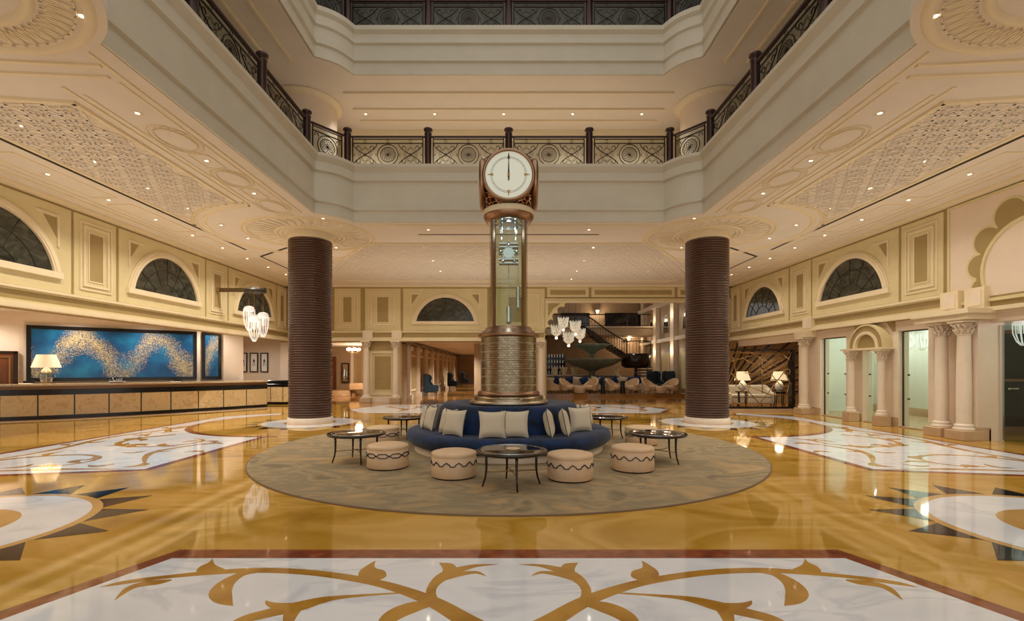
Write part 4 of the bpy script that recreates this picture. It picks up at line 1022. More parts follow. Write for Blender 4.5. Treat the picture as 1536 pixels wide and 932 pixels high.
# ------------------------------------------------------------------ reception
S0 = Vector((-16.65, 16.7)); SD = Vector((.786, .618)); SN = Vector((.618, -.786))
def sw(s, d=0): p = S0+SD*s+SN*d; return p.x, p.y
ANG = math.atan2(SD.y, SD.x)
mb = MB(); a, b_ = sw(-5, 0), sw(6.65, 0); c, d = sw(6.65, -.3), sw(-5, -.3)
mb.prism([a, b_, c, d], 0, 3.7, 'pink'); struct(mb, 'wall_reception')
mb = MB(); mb.prism([(-21, 9), (-WX-.01, 9), (-WX-.01, 24.5), (-21, 24.5)], 3.6, 3.75, 'ceil'); struct(mb, 'ceiling_reception')
mb = MB(); mb.box(-14.6, -14.3, 20, 24.5, 0, 3.6, 'pink'); struct(mb, 'wall_recess_left')
Tw = Matrix.Translation((*sw(0), 0)) @ Matrix.Rotation(ANG, 4, 'Z')
# Door
mb = MB(); mb.box(-1.5, -.22, -.1, .0, 0, 2.24, 'doorwood', T=Tw); d1 = struct(mb, 'door_1')
mb = MB(); mb.box(-1.52, -.2, -.06, .0, 2.14, 2.24, 'darkwood', T=Tw @ Matrix.Translation((0, -.06, 0))); mb.box(-.32, -.2, -.12, -.06, 0, 2.24, 'darkwood', T=Tw); mb.box(-.42, -.38, -.13, -.1, .1, 2.05, 'brass', T=Tw); mb.box(-1.4, -.4, -.13, -.1, 2.02, 2.05, 'brass', T=Tw); mb.build('door_frame', d1)
def artwork(s0, s1, key, label):
    r_ = empty('mosaic_panel', label, 'artwork', (*sw(s0, .08), 1.2), ANG); Lx = s1-s0
    mb = MB(); fr_ = .12
    for x0, x1, z0, z1 in ((0, Lx, 0, fr_), (0, Lx, 1.95-fr_, 1.95), (0, fr_, fr_, 1.95-fr_), (Lx-fr_, Lx, fr_, 1.95-fr_)): mb.box(x0, x1, -.05, .06, z0, z1, 'black')
    mb.build('frame', r_)
    o = MB().box(0, 1, -.02, .03, 0, 1, key).build('mosaic', r_); o.location = (fr_, 0, fr_); o.scale = (Lx-2*fr_, 1, 1.95-2*fr_)
artwork(0, 4.95, 'mosaic', 'long blue and gold speckled mosaic in a black frame behind the reception desk')
artwork(5.12, 5.82, 'mosaic_b', 'narrow blue and gold mosaic panel right of the long one')
# desk
front = smooth_path([(-18.4, 14.1), (-15.93, 15.14), (-14.0, 16.45), (-12.43, 17.99), (-11.3, 19.3), (-10.33, 20.7)], 10)
def offs(path, d):
    out = []
    for i, p in enumerate(path):
        a = path[max(i-1, 0)]; c = path[min(i+1, len(path)-1)]; dx, dy = c[0]-a[0], c[1]-a[1]; q = math.hypot(dx, dy)
        out.append((p[0]+dy/q*d, p[1]-dx/q*d))
    return out
def deskband(d0, d1, z0, z1, k, mb=None, path=front):
    A, B = offs(path, d0), offs(path, d1); (mb or MB()); mb = mb or MB(); mb.prism(A+B[::-1], z0, z1, k); return mb
dk = empty('reception_desk', 'long curved reception desk with honey stone panels and dark bands', 'desk', (-14, 16.8, 0))
def child(mb, name, par): 
    o = mb.build(name, par); o.matrix_parent_inverse = Matrix.Translation(-Vector(par.location)); return o
child(deskband(0, -.75, 0, .1, 'black'), 'plinth', dk)
trim(deskband(.01, .8, .0016, .003, 'skirt'))
child(deskband(-.03, -.72, .1, .8, 'black'), 'carcass', dk)
child(deskband(.01, -.74, .8, .97, 'black'), 'dark_band', dk)
child(deskband(-.03, -.7, .97, 1.08, 'brownband'), 'recessed_band', dk)
child(deskband(.06, -.78, 1.08, 1.14, 'counter'), 'countertop', dk)
# equal panels along the arc
cum = [0]
for i in range(1, len(front)): cum.append(cum[-1]+math.dist(front[i], front[i-1]))
def at(s):
    for i in range(1, len(cum)):
        if cum[i] >= s:
            t = (s-cum[i-1])/(cum[i]-cum[i-1]); return tuple(front[i-1][j]+(front[i][j]-front[i-1][j])*t for j in (0, 1))
    return front[-1]
np_ = int(cum[-1]/.87)
st = cum[-1]/np_
for i in range(np_):
    q = [at(i*st+.018+(st-.036)*j/4) for j in range(5)]
    A, B = offs(q, -.004), offs(q, -.05)
    child(MB().prism(A+B[::-1], .12, .785, 'onyx'), 'stone_panel', dk)
lp = empty('table_lamp', 'table lamp with glass globe base and lit cream shade on the reception desk', 'lamp', (-15.42, 16.12, 1.14), 0, 'table lamps')
def lamp_parts(root, s=1.0, base='clear'):
    MB().lathe([(.12*s, 0), (.12*s, .02*s), (.03*s, .03*s)], 'brass', 24).build('foot', root)
    gb = MB().lathe([(.05*s, .03*s), (.14*s, .08*s), (.19*s, .2*s), (.2*s, .28*s), (.17*s, .4*s), (.09*s, .5*s), (.06*s, .54*s)], base, 32, cap=False).build('globe_base', root)
    MB().tube([(0, 0, .03*s), (0, 0, .6*s)], .01*s, 'silver', 8).build('stem', gb)
    MB().lathe([(.39*s, .56*s), (.25*s, 1.0*s)], 'shade', 40, cap=False).build('lamp_shade', root)
M['frost'] = mat('pale_glass_base', (226, 232, 232), .1, 0, .8)
lamp_parts(lp, .97, 'globe')
def smallbox(x, y, z, label, mats=('black', 'paper')):
    r_ = empty('card_holder', label, 'desk accessory', (x, y, z), ANG)
    MB().bbox(-.22, .1, -.1, .1, 0, .02, mats[1], .004).build('card', r_); MB().bbox(-.12, .14, -.04, .08, .021, .1, mats[0], .006).build('stand', r_)
smallbox(-15.85, 15.95, 1.14, 'black stand on a white card at the left of the lamp on the desk')
smallbox(-12.6, 18.4, 1.14, 'small white card and black stand on the desk below the narrow mosaic')
ds = MB(); ds.lathe([(.16, 0), (.22, .03), (.26, .07), (.24, .07), (.2, .03), (.0, .02)], 'silver', 32, cap=False)
for i in range(14):
    a = random.uniform(0, 6.28); r_ = random.uniform(0, .16); ds.tube([(r_*math.cos(a), r_*math.sin(a), .03), (r_*1.5*math.cos(a), r_*1.5*math.sin(a), random.uniform(.1, .2))], .008, 'silver', 5)
tag(ds.build('silver_dish', loc=(-13.85, 17.1, 1.14)), 'spiky silver dish in the middle of the desktop', 'dish')
# second desk, black cabinet, three pictures
d2 = empty('reception_desk', 'short far desk with stone panels beside the left pillar', 'desk', (-10.6, 22.4, 0))
MB().bbox(-.85, .85, -.3, .3, 0, .1, 'black').build('plinth', d2); MB().bbox(-.84, .84, -.29, .29, .1, .82, 'black').build('carcass', d2); MB().bbox(-.8, .8, -.25, .25, .94, 1.1, 'black').build('top_ledge', d2); MB().bbox(-.88, .88, -.32, .32, .82, .94, 'black').build('dark_band', d2)
for i in range(3): MB().box(-.83+.56*i, -.3+.56*i, -.31, -.29, .12, .8, 'onyx').build('stone_panel', d2)
cb = empty('black_cabinet', 'low black cabinet in the gap between the two desks', 'cabinet', (-11.9, 23.4, .0)); MB().bbox(-.35, .35, -.2, .2, .1, .85, 'black').build('body', cb); MB().box(-.3, .3, -.215, -.2, .16, .8, 'darkwood').build('door', cb); MB().bbox(-.36, .36, -.21, .21, 0, .1, 'stone').build('plinth', cb)
for i, (u0, u1) in enumerate(((359.5, 371.2), (375, 387.5), (391, 402.5))):
    x0, _, z1 = P(u0, 529.5, WY+.38); x1, _, z0 = P(u1, 558.5, WY+.38)
    r_ = empty('framed_print', ['framed sketch print left of three, half hidden by the wall edge', 'framed sketch print in the middle of three beyond the desk', 'framed sketch print right of three, nearest the left pillar'][i], 'picture', ((x0+x1)/2, WY+.37, z0), 0, 'three framed prints')
    w_, h_ = (x1-x0)/2, z1-z0; mb = MB()
    for a0, a1, b0, b1 in ((-w_, w_, 0, .05), (-w_, w_, h_-.05, h_), (-w_, -w_+.05, .05, h_-.05), (w_-.05, w_, .05, h_-.05)): mb.box(a0, a1, -.03, .02, b0, b1, 'darkwood')
    mb.build('frame', r_); MB().box(-w_+.05, w_-.05, -.01, .02, .05, h_-.05, 'paper').build('paper_sheet', r_)
    sk = MB(); sk.tube([(-.05, -.015, .3), (-.03, -.015, .5), (0, -.015, .68), (.03, -.015, .5), (.05, -.015, .3)], .012, 'lead', 4); sk.box(-.04, .04, -.014, -.01, .5, .62, 'lead'); sk.build('drawing', r_)

# ------------------------------------------------------------------ crystal pendants
def jellyfish(root, r=.22, h=.95, wire=.5, k='crystal'):
    MB().lathe([(r, h*.78), (r*.97, h*.86), (r*.75, h*.95), (r*.35, h*.99), (.0, h)], k, 28, cap=False).build('crystal_dome', root)
    mb = MB()
    for i in range(12):
        a = 2*PI*i/12; c_, s_ = math.cos(a), math.sin(a)
        mb.tube([(c_*r*.95, s_*r*.95, h*.79), (c_*r*.9, s_*r*.9, h*.45), (c_*r*.6, s_*r*.6, h*.15), (c_*r*.2, s_*r*.2, 0)], [.013, .011, .011, .014], k, 5)
    for i in range(8):
        a = 2*PI*i/8; c_, s_ = math.cos(a), math.sin(a)
        mb.tube([(c_*r*.5, s_*r*.5, h*.8), (c_*r*.45, s_*r*.45, h*.45)], .009, k, 5)
    mb.build('crystal_strands', root)
    MB().tube([(0, 0, h), (0, 0, h+wire)], .008, 'brass', 5).build('suspension_rod', root)
br_ = empty('wall_bracket', 'patterned metal arm projecting from the left wall, carrying three crystal lanterns', 'bracket', (-WX, 18.17, 4.6))
MB().lathe([(.1, .06), (.1, .08), (.05, .12)], 'brass', 20, T=Matrix.Rotation(PI/2, 4, 'Y')).build('wall_plate', br_)
mb = MB(); mb.box(.05, 1.85, -.05, .05, -.07, .07, 'lead'); 
for i in range(30): mb.box(.08+.058*i, .1+.058*i, -.055, .055, -.06, .06, 'brass')
mb.build('arm', br_); MB().lathe([(.36, -.1), (.39, -.07), (.39, -.02), (.1, .1)], 'lead', 28, 1.45, 0).build('canopy_plate', br_)
for i, (x, y, ztop, lb) in enumerate(((-9.8, 18.25, 4.02, 'crystal lantern hung highest, left of three under the wall bracket'), (-9.4, 17.85, 3.6, 'crystal lantern hung lowest, middle of three under the wall bracket'), (-9.36, 18.42, 3.8, 'crystal lantern at the right of three under the wall bracket'))):
    r_ = empty('crystal_lantern', lb, 'pendant lamp', (x, y, ztop-.95), 0, 'crystal lanterns'); jellyfish(r_, .205, .95, 4.54-ztop)
point(-9.5, 18.1, 2.1, 12, (1, .92, .8), .1)
for i, (u, lb) in enumerate(((1362, 'crystal lantern seen behind the glass, left of the pair'), (1383.5, 'crystal lantern seen behind the glass, right of the pair'))):
    Y = 14.6 if i == 0 else 14.2; X = (u-UX)/FP*Y; r_ = empty('crystal_lantern', lb, 'pendant lamp', (X, Y, 2.22 if i == 0 else 2.2), 0, 'crystal lanterns'); jellyfish(r_, .2, .6, .13)
r_ = empty('crystal_lantern', 'crystal lantern at the right edge, hanging in the entrance opening', 'pendant lamp', (11.62, 10.9, 2.17), 0, 'crystal lanterns'); jellyfish(r_, .2, .6, .13)
r_ = empty('wall_bracket', 'metal ceiling rod above the lantern at the right edge', 'bracket', (11.62, 10.9, 2.9)); MB().lathe([(.1, 0), (.1, .05)], 'brass', 20).build('wall_plate', r_)

# ------------------------------------------------------------------ brass rod screen and corner lounge on the right
sc_ = empty('rod_screen', 'black framed openwork screen of crossing brass rods beside the right pillar', 'screen', (8.0, 18.65, 0))
mb = MB(); Wd, Hh = 3.02, 2.4
mb.box(0, Wd, -.04, .04, Hh-.06, Hh, 'black'); mb.box(0, Wd, -.04, .04, .1, .17, 'black'); mb.box(Wd-.12, Wd, -.06, .2, .1, Hh, 'black'); mb.box(0, .08, -.05, .05, .1, Hh, 'black'); mb.build('frame', sc_)
mb = MB(); random.seed(5)
def q_(u, v): p = P(u, v, 18.65); return (p[0]-8.0, random.uniform(-.02, .02), p[2])
def e_(x, y): return q_(1080+x/6.21, 490+y/6.21)
rods = [((80, 245), (640, 240)), ((180, 245), (600, 265), (700, 355)), ((300, 250), (600, 410), (710, 480)), ((330, 240), (710, 255)), ((680, 225), (590, 400)), ((200, 290), (410, 400)), ((100, 430), (370, 720)), ((160, 560), (240, 640)), ((120, 290), (150, 420), (150, 560)), ((265, 560), (250, 760)), ((590, 430), (340, 760)), ((470, 440), (700, 710)), ((470, 490), (700, 515)), ((280, 565), (480, 640)), ((450, 635), (700, 640)), ((640, 480), (700, 620)), ((230, 430), (410, 465)), ((395, 240), (395, 620)), ((650, 520), (600, 760)), ((90, 330), (330, 260)), ((100, 620), (130, 760)), ((120, 700), (330, 770))]
for rd in rods:
    mb.tube([e_(*p) for p in rd], .017, 'brass', 6)
mb.build('brass_rods', sc_)
mb = MB()
for x, y, r_ in ((625, 420, .12), (655, 230, .08), (565, 310, .07), (265, 555, .05), (425, 445, .14)):
    p = e_(x, y); mb.tube([(p[0]+r_*math.cos(a), p[1], p[2]+r_*math.sin(a)) for a in [i*PI/10 for i in range(20)]], .02, 'brass', 6, True)
mb.build('brass_rings', sc_)
mb = MB(); mb.box(8.0, 11.1, 18.4, 18.95, 0, .1, 'skirt'); mb.box(8.0, 15, 18.95, 27, 0, .02, 'brownfl'); struct(mb, 'floor_corner_lounge')
mb = MB(); mb.box(8.75, 15, 23.2, 23.4, 0, 3.0, 'brownwall')
for i in range(40):
    a = math.radians(4+i*4.3); c_, s_ = math.cos(a), math.sin(a)
    Lm = min((4.5 if c_ > 0 else 1.35)/max(abs(c_), .05), 2.6/s_); T = Matrix.Translation((10.2, 23.17, .3)) @ Matrix.Rotation(-a, 4, 'Y'); mb.box(.5, max(.6, Lm), -.03, .03, -.03, .03, 'brass' if i % 2 else 'darkwood', T=T)
struct(mb, 'wall_corner_lounge')
mb = MB(); mb.box(WX, 15, 18.45, 24.2, 3.05, 3.15, 'ceil'); mb.box(14.8, 15, 18.6, 24, 0, 3.1, 'brownwall'); struct(mb, 'ceiling_corner_lounge')
def sofa2(x, y, w, label):
    r_ = empty('lounge_sofa', label, 'sofa', (x, y, .02)); h = w/2
    MB().bbox(-h+.1, h-.1, -.4, .4, .15, .42, 'fabric', .04).build('seat_base', r_)
    for s_ in (-1, 0, 1): MB().bbox(s_*(w-.3)/3-(w-.3)/6+.01, s_*(w-.3)/3+(w-.3)/6-.01, -.42, .25, .42, .54, 'fabric', .03).build('seat_cushion', r_)
    MB().bbox(-h, h, .2, .48, .15, .92, 'fabric', .06).build('backrest', r_)
    for s_ in (-1, 1):
        MB().prism([(-.42, .15), (.3, .15), (.3, .88), (-.05, .7), (-.42, .58)], -.09, .09, 'fabric', T=Matrix.Translation((s_*(h-.06), 0, 0)) @ Matrix.Rotation(PI/2, 4, 'Z') @ Matrix.Rotation(PI/2, 4, 'X')).build('armrest', r_)
        for q in (-.35, .4): MB().lathe([(.015, 0), (.025, .15)], 'darkwood', 10, s_*(h-.15), q).build('leg', r_)
    return r_
sofa2(10.15, 20.6, 2.0, 'pale grey sofa seen through the brass rod screen')
for x, y, lb, lb2 in ((11.05, 19.75, 'small dark side table at the right end of the pale sofa', 'lit table lamp with glass base, right of the pale sofa behind the screen'), (9.55, 20.3-.9+.35, 'small dark side table at the left end of the pale sofa', 'lit table lamp with glass base, next to the right pillar behind the screen')):
    r_ = empty('side_table', lb, 'table', (x, y, .02)); MB().lathe([(.0, .66), (.27, .66), (.28, .68), (.27, .7), (0, .7)], 'black', 28, cap=False).build('tabletop', r_)
    for i in range(4):
        a = i*PI/2+.5; MB().tube([(.2*math.cos(a), .2*math.sin(a), .66), (.17*math.cos(a), .17*math.sin(a), .3), (.24*math.cos(a), .24*math.sin(a), 0)], .02, 'black', 6).build('leg', r_)
    r_ = empty('table_lamp', lb2, 'lamp', (x, y, .72), 0, 'table lamps'); lamp_parts(r_, .8, 'frost'); point(x, y, 1.6, 12, (1, .8, .55), .15)

# ------------------------------------------------------------------ rooms beyond the back wall
mb = MB(); mb.box(-14, 16, 27.8, 60, -.1, 0, 'brownfl'); struct(mb, 'floor_beyond')
mb = MB(); mb.box(1.9, 16, 27.8, 45, 0, .17, 'brownfl'); struct(mb, 'floor_lounge')
# room behind the left opening
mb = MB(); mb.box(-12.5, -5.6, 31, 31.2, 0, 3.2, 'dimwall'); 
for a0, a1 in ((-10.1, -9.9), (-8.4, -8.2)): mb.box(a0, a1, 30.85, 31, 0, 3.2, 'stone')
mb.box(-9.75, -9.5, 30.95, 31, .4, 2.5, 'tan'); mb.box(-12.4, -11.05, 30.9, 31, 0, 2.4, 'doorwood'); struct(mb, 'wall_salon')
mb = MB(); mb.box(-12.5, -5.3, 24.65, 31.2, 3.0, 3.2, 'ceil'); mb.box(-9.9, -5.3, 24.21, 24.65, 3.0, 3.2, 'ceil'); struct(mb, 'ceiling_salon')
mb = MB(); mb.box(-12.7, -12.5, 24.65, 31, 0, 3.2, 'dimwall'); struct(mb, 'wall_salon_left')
mb = MB(); mb.lathe([(1.1, 0), (1.1, .12), (1.0, .14), (1.0, .3), (.9, .32)], 'skirt', 40, -10.4, 29.9); trim(mb)
r_ = empty('ornate_mirror', 'tall dark framed mirror on the far wall of the room behind the left pillar', 'mirror', (-10.4, 30.8, .75)); MB().bbox(-.22, .22, -.05, .05, 0, 1.25, 'darkwood').build('frame', r_); MB().box(-.16, .16, -.06, -.05, .08, 1.17, 'silver').build('mirror_glass', r_)
MB().lathe([(.05, .15), (.12, .25), (.05, .45), (.08, .6), (.0, .9)], 'silver', 16, 0, -.25).build('ornament', r_)
bn = empty('upholstered_bench', 'plain bench by the wall of the room behind the left pillar', 'bench', (-8.9, 29.4, 0)); MB().bbox(-.7, .7, -.25, .25, .35, .75, 'leather', .04).build('seat', bn)
for x in (-.6, .6):
    for y in (-.2, .2): MB().lathe([(.02, 0), (.03, .36)], 'darkwood', 8, x, y).build('leg', bn)
chn = empty('chandelier', 'small crystal chandelier with glowing shades seen in the room behind the left pillar', 'chandelier', (-8.5, 26.5, 2.45))
mb = MB(); mb.tube([(0, 0, .35), (0, 0, .65)], .012, 'brass'); mb.lathe([(0, .0), (.04, .05), (.02, .12), (.06, .2), (.03, .36), (0, .4)], 'silver', 12); mb.build('stem', chn)
for i in range(6):
    a = i*PI/3; c_, s_ = math.cos(a), math.sin(a); am = MB().tube([(0, 0, .1), (.15*c_, .15*s_, .05), (.28*c_, .28*s_, .1), (.3*c_, .3*s_, .18)], .012, 'brass', 5).build('arm', chn)
    MB().lathe([(.03, .17), (.08, .2), (.085, .28), (.05, .32)], 'bulb', 12, .3*c_, .3*s_).build('glass_shade', am)
point(-8.5, 27.6, 1.9, 160, (1, .75, .5), .25)
# colonnade corridor
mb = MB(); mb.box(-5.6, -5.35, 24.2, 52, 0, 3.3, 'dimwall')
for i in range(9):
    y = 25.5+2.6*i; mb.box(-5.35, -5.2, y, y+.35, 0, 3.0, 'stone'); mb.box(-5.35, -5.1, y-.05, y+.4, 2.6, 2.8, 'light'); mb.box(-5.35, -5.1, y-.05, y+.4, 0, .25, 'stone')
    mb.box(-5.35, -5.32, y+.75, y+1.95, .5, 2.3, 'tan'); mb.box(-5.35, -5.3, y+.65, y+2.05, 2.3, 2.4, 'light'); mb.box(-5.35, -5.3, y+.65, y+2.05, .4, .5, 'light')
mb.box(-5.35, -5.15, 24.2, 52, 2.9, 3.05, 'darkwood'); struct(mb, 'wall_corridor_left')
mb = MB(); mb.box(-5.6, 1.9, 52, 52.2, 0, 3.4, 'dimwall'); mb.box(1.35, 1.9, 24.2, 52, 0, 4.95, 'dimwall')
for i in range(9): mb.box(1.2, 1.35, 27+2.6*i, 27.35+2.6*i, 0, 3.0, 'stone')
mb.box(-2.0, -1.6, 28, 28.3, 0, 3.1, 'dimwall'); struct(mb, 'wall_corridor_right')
mb = MB(); mb.box(-5.6, 1.9, 24.2, 52, 3.1, 3.3, 'ceil'); struct(mb, 'ceiling_corridor')
def wing_chair(key):
    r_ = empty('wing_chair', '', 'chair')
    MB().bbox(-.33, .33, -.35, .3, .22, .48, key, .05).build('seat', r_)
    MB().prism([(-.36, .25), (.36, .25), (.42, .9), (.4, 1.25), (.25, 1.32), (0, 1.28), (-.25, 1.32), (-.4, 1.25), (-.42, .9)], -.08, .08, key, T=Matrix.Translation((0, .3, 0)) @ Matrix.Rotation(PI/2, 4, 'X')).build('backrest', r_)
    for s_ in (-1, 1):
        MB().prism([(-.38, .25), (.3, .25), (.3, 1.3), (.1, 1.28), (-.02, 1.1), (.05, .85), (-.1, .66), (-.38, .62), (-.42, .5)], -.05, .05, key, T=Matrix.Translation((s_*.38, 0, 0)) @ Matrix.Rotation(PI/2, 4, 'Z') @ Matrix.Rotation(PI/2, 4, 'X')).build('wing_arm', r_)
        for q in (-.3, .28): MB().lathe([(.015, 0), (.03, .24)], 'darkwood', 8, s_*.3, q).build('leg', r_)
    return r_
wc = wing_chair('teal')
for i, (u, Y, lb) in enumerate(((646, 29, 'dark blue wing chair in the colonnade, the nearest of three'), (679, 39, 'dark blue wing chair in the colonnade, the middle one of three'), (697, 47, 'dark blue wing chair in the colonnade, the farthest of three'))):
    X = (u-UX)/FP*Y
    if i == 0: wc.location = (X, Y, 0); wc.rotation_euler = (0, 0, PI/2); tag(wc, lb, None, 'blue wing chairs')
    else: copy_tree(wc, (X, Y, 0), PI/2, lb, 'blue wing chairs')
for y in (27, 33, 40, 47): spot(-3.0, y, 3.05, 800)  # added spots to brighten the corridor, not tied to any fitting

# lounge beyond the big opening
LYB = 42
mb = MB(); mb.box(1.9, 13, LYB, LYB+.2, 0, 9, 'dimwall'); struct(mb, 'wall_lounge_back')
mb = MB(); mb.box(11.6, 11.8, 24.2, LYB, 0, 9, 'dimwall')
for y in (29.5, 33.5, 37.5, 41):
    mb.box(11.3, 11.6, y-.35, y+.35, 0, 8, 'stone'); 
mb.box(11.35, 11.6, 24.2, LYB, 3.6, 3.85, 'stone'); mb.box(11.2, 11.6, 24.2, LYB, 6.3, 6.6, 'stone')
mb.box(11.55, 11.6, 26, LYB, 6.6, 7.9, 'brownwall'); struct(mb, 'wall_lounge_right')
mb = MB(); mb.box(1.9, 13, 24.2, LYB, 8.1, 8.3, 'dimwall'); struct(mb, 'ceiling_lounge')
mb = MB()
for i, y in enumerate((31.5, 35.5, 39.2)):
    c0_ = (y, 4.3); pts = [(y+.65*math.cos(t), 4.3+1.15*math.sin(t)) for t in [j*PI/14 for j in range(15)]]
    vs = [(11.57, a, b_) for a, b_ in pts]; mb.add(vs, [tuple(range(15))], 'pane'); vs2 = []
    for (a, b_) in pts: vs2 += [(11.57, a, b_), (11.57, y+(a-y)*1.2, 4.3+(b_-4.3)*1.15)]
    vs2 = [(11.55 if True else 0, p[1], p[2]) for p in vs2]; mb.add(vs2, [(2*j, 2*j+1, 2*j+3, 2*j+2) for j in range(14)], 'light')
    mb.box(11.5, 11.58, y-.7, y+.7, .3, 2.8, 'cream')
trim(mb)
# rear balcony
zb0 = P(0, 503, 38)[2]; zb1 = P(0, 490, 38)[2]
mb = MB(); mb.box(1.9, 11.6, 38, LYB, zb0, zb1, 'dimwall'); mb.box(1.9, 11.6, 37.9, 38, zb1-.08, zb1, 'stone'); struct(mb, 'floor_lounge_balcony')
mb = MB()
for a0, a1 in ((842, 884), (908, 961)):
    x0, x1 = (a0-UX)/FP*41.7, (a1-UX)/FP*41.7; mb.box(x0, x1, 41.8, 42, zb1, zb1+1.5, 'night')
    for i in range(5): mb.box(x0+(x1-x0)*i/4-.03, x0+(x1-x0)*i/4+.03, 41.75, 41.8, zb1, zb1+1.5, 'darkwood')
o = struct(mb, 'window_lounge')
def simple_rail(name, label, pts, h=.95, step=.16, cat='balustrade'):
    r_ = empty(name, label, cat)
    q = smooth_path(pts, 6) if len(pts) > 2 else pts
    MB().tube([(x, y, z+h) for x, y, z in q], .04, 'dark', 6).build('handrail', r_)
    MB().tube([(x, y, z+.08) for x, y, z in q], .02, 'dark', 5).build('bottom_rail', r_)
    mb = MB(); 
    for i in range(len(q)-1):
        a, b_ = Vector(q[i]), Vector(q[i+1]); n_ = max(1, int((b_-a).length/step))
        for j in range(n_):
            p = a.lerp(b_, j/n_); mb.tube([(p.x, p.y, p.z+.05), (p.x, p.y, p.z+h)], .012, 'dark', 4)
            if j % 2 == 0: mb.tube([(p.x+.07*math.cos(t), p.y, p.z+.5+.18*math.sin(t)) for t in [s_*PI/4 for s_ in range(8)]], .01, 'dark', 4, True)
    mb.build('balusters', r_); return r_
simple_rail('balustrade', 'dark iron railing along the rear balcony of the far lounge', [(1.95, 38.05, zb1), (11.2, 38.05, zb1)])
simple_rail('balustrade', 'dark iron railing high on the right side of the far lounge, left bay', [(11.15, 33.9, 6.6), (11.15, 37.2, 6.6)])
simple_rail('balustrade', 'dark iron railing high on the right side of the far lounge, right bay', [(11.15, 28, 6.6), (11.15, 33.1, 6.6)])
# curved stair
stp = [P(868, 487, 36), P(885, 496, 35.5), P(905, 511, 35), P(925, 524, 34.2), P(936, 531, 33)]
sr = empty('curved_staircase', 'dark curved staircase descending from the balcony of the far lounge', 'staircase')
q = smooth_path(stp, 5); mb = MB()
for i in range(len(q)-1):
    a = q[i]; b_ = q[i+1]; mb.box(a[0]-.1, b_[0]+.15, a[1]-.9, a[1]+.5, b_[2]-.28, b_[2]-.08, 'darkwood')
mb.build('steps', sr)
MB().tube([(x, y-.9, z+.75) for x, y, z in q], .05, 'dark', 6).build('handrail', sr)
mb = MB()
for i, (x, y, z) in enumerate(q): mb.tube([(x, y-.9, z-.1), (x, y-.9, z+.75)], .02, 'dark', 4); mb.tube([(x+.1, y-.9, z+.35-.0), (x+.1+.08, y-.9, z+.5), (x+.1, y-.9, z+.6)], .012, 'dark', 4)
mb.build('balusters', sr)
cx, _, cz = P(958, 549, 32.5); _, _, cz1 = P(958, 531, 32.5)
ld_ = bpy.data.objects.new('landing', None); COL.objects.link(ld_); ld_.parent = sr; ld_.location = (cx, 33.2, 0)
MB().lathe([(.75, cz-.15), (1.0, cz), (1.0, cz1), (.95, cz1+.03)], 'darkwood', 36).build('drum', ld_)
mb = MB(); mb.tube([(1.0*math.cos(a), 1.0*math.sin(a), cz1+.85) for a in [-PI+i*PI/14 for i in range(20)]], .035, 'dark', 6); mb.build('handrail', ld_)
mb = MB()
for i in range(20):
    a = -PI+i*PI/14; mb.tube([(math.cos(a), math.sin(a), cz1), (math.cos(a), math.sin(a), cz1+.85)], .014, 'dark', 4)
mb.build('balusters', ld_)
mb = MB()
for i in range(9): 
    a = -PI/2+i*.25; mb.box(-.1, 1.1, -.15, .15, .3+(cz-.3)*(8-i)/9*0+.2*i, .38+.2*i, 'darkwood', T=Matrix.Rotation(a, 4, 'Z'))
mb.lathe([(.1, .17), (.1, cz)], 'darkwood', 16); mb.build('lower_steps', ld_)
# shell canopy sculpture
Yc = 33.0
cxu, _, zc1 = P(888, 545, Yc)
cn = empty('shell_canopy', 'grey green shell shaped canopy with scalloped rims over the bar of the far lounge', 'canopy', (cxu, Yc, 0))
MB().lathe([(.35, .17), (.22, 1.1), (.2, 1.4), (.55, 1.62), (1.3, 1.85), (1.85, 2.15), (2.0, 2.3), (1.8, 2.28), (1.2, 2.05), (.3, 1.95)], 'verdigris', 60, cap=False, rf=lambda a, z: 1+(.07*math.cos(a*7) if z > 1.6 else 0)).build('lower_shell', cn)
MB().lathe([(.14, 1.9), (.14, 2.6), (.4, 2.85), (.9, 3.1), (1.15, 3.3), (1.0, 3.28), (.3, 3.0)], 'verdigris', 60, cap=False, rf=lambda a, z: 1+(.08*math.cos(a*6) if z > 2.7 else 0)).build('upper_shell', cn)
# bar
br = empty('lounge_bar', 'long pale bar counter at the back of the far lounge', 'bar', (5.8, 35.2, .17))
MB().bbox(-3.6, 2.2, -.35, .35, 0, .95, 'dimwall', .02).build('counter_body', br); MB().bbox(-3.7, 2.3, -.42, .42, .95, 1.02, 'stone').build('countertop', br)
sh = empty('bottle_shelf', 'lit shelves of bottles at the left side of the far lounge', 'shelf', (3.3, 37, .17))
for i in range(5): MB().box(-1.0, 1.0, -.15, .15, .6+.42*i, .63+.42*i, 'darkwood').build('shelf_board', sh)
MB().box(-1.05, 1.05, .15, .2, 0, 2.5, 'black').build('back_panel', sh)
bo = MB(); bo.lathe([(.045, 0), (.045, .18), (.015, .24), (.015, .3)], 'frost', 8)
bt = None
for i in range(5):
    for j in range(9):
        loc = (2.45+.21*j, 36.93, .17+.632+.42*i)
        if bt is None: bt = tag(bo.build('bottle', loc=loc), 'small pale bottle on the lit shelves of the far lounge', 'bottle', 'bottles on the lounge shelves')
        else: c = bt.copy(); COL.objects.link(c); c.location = loc
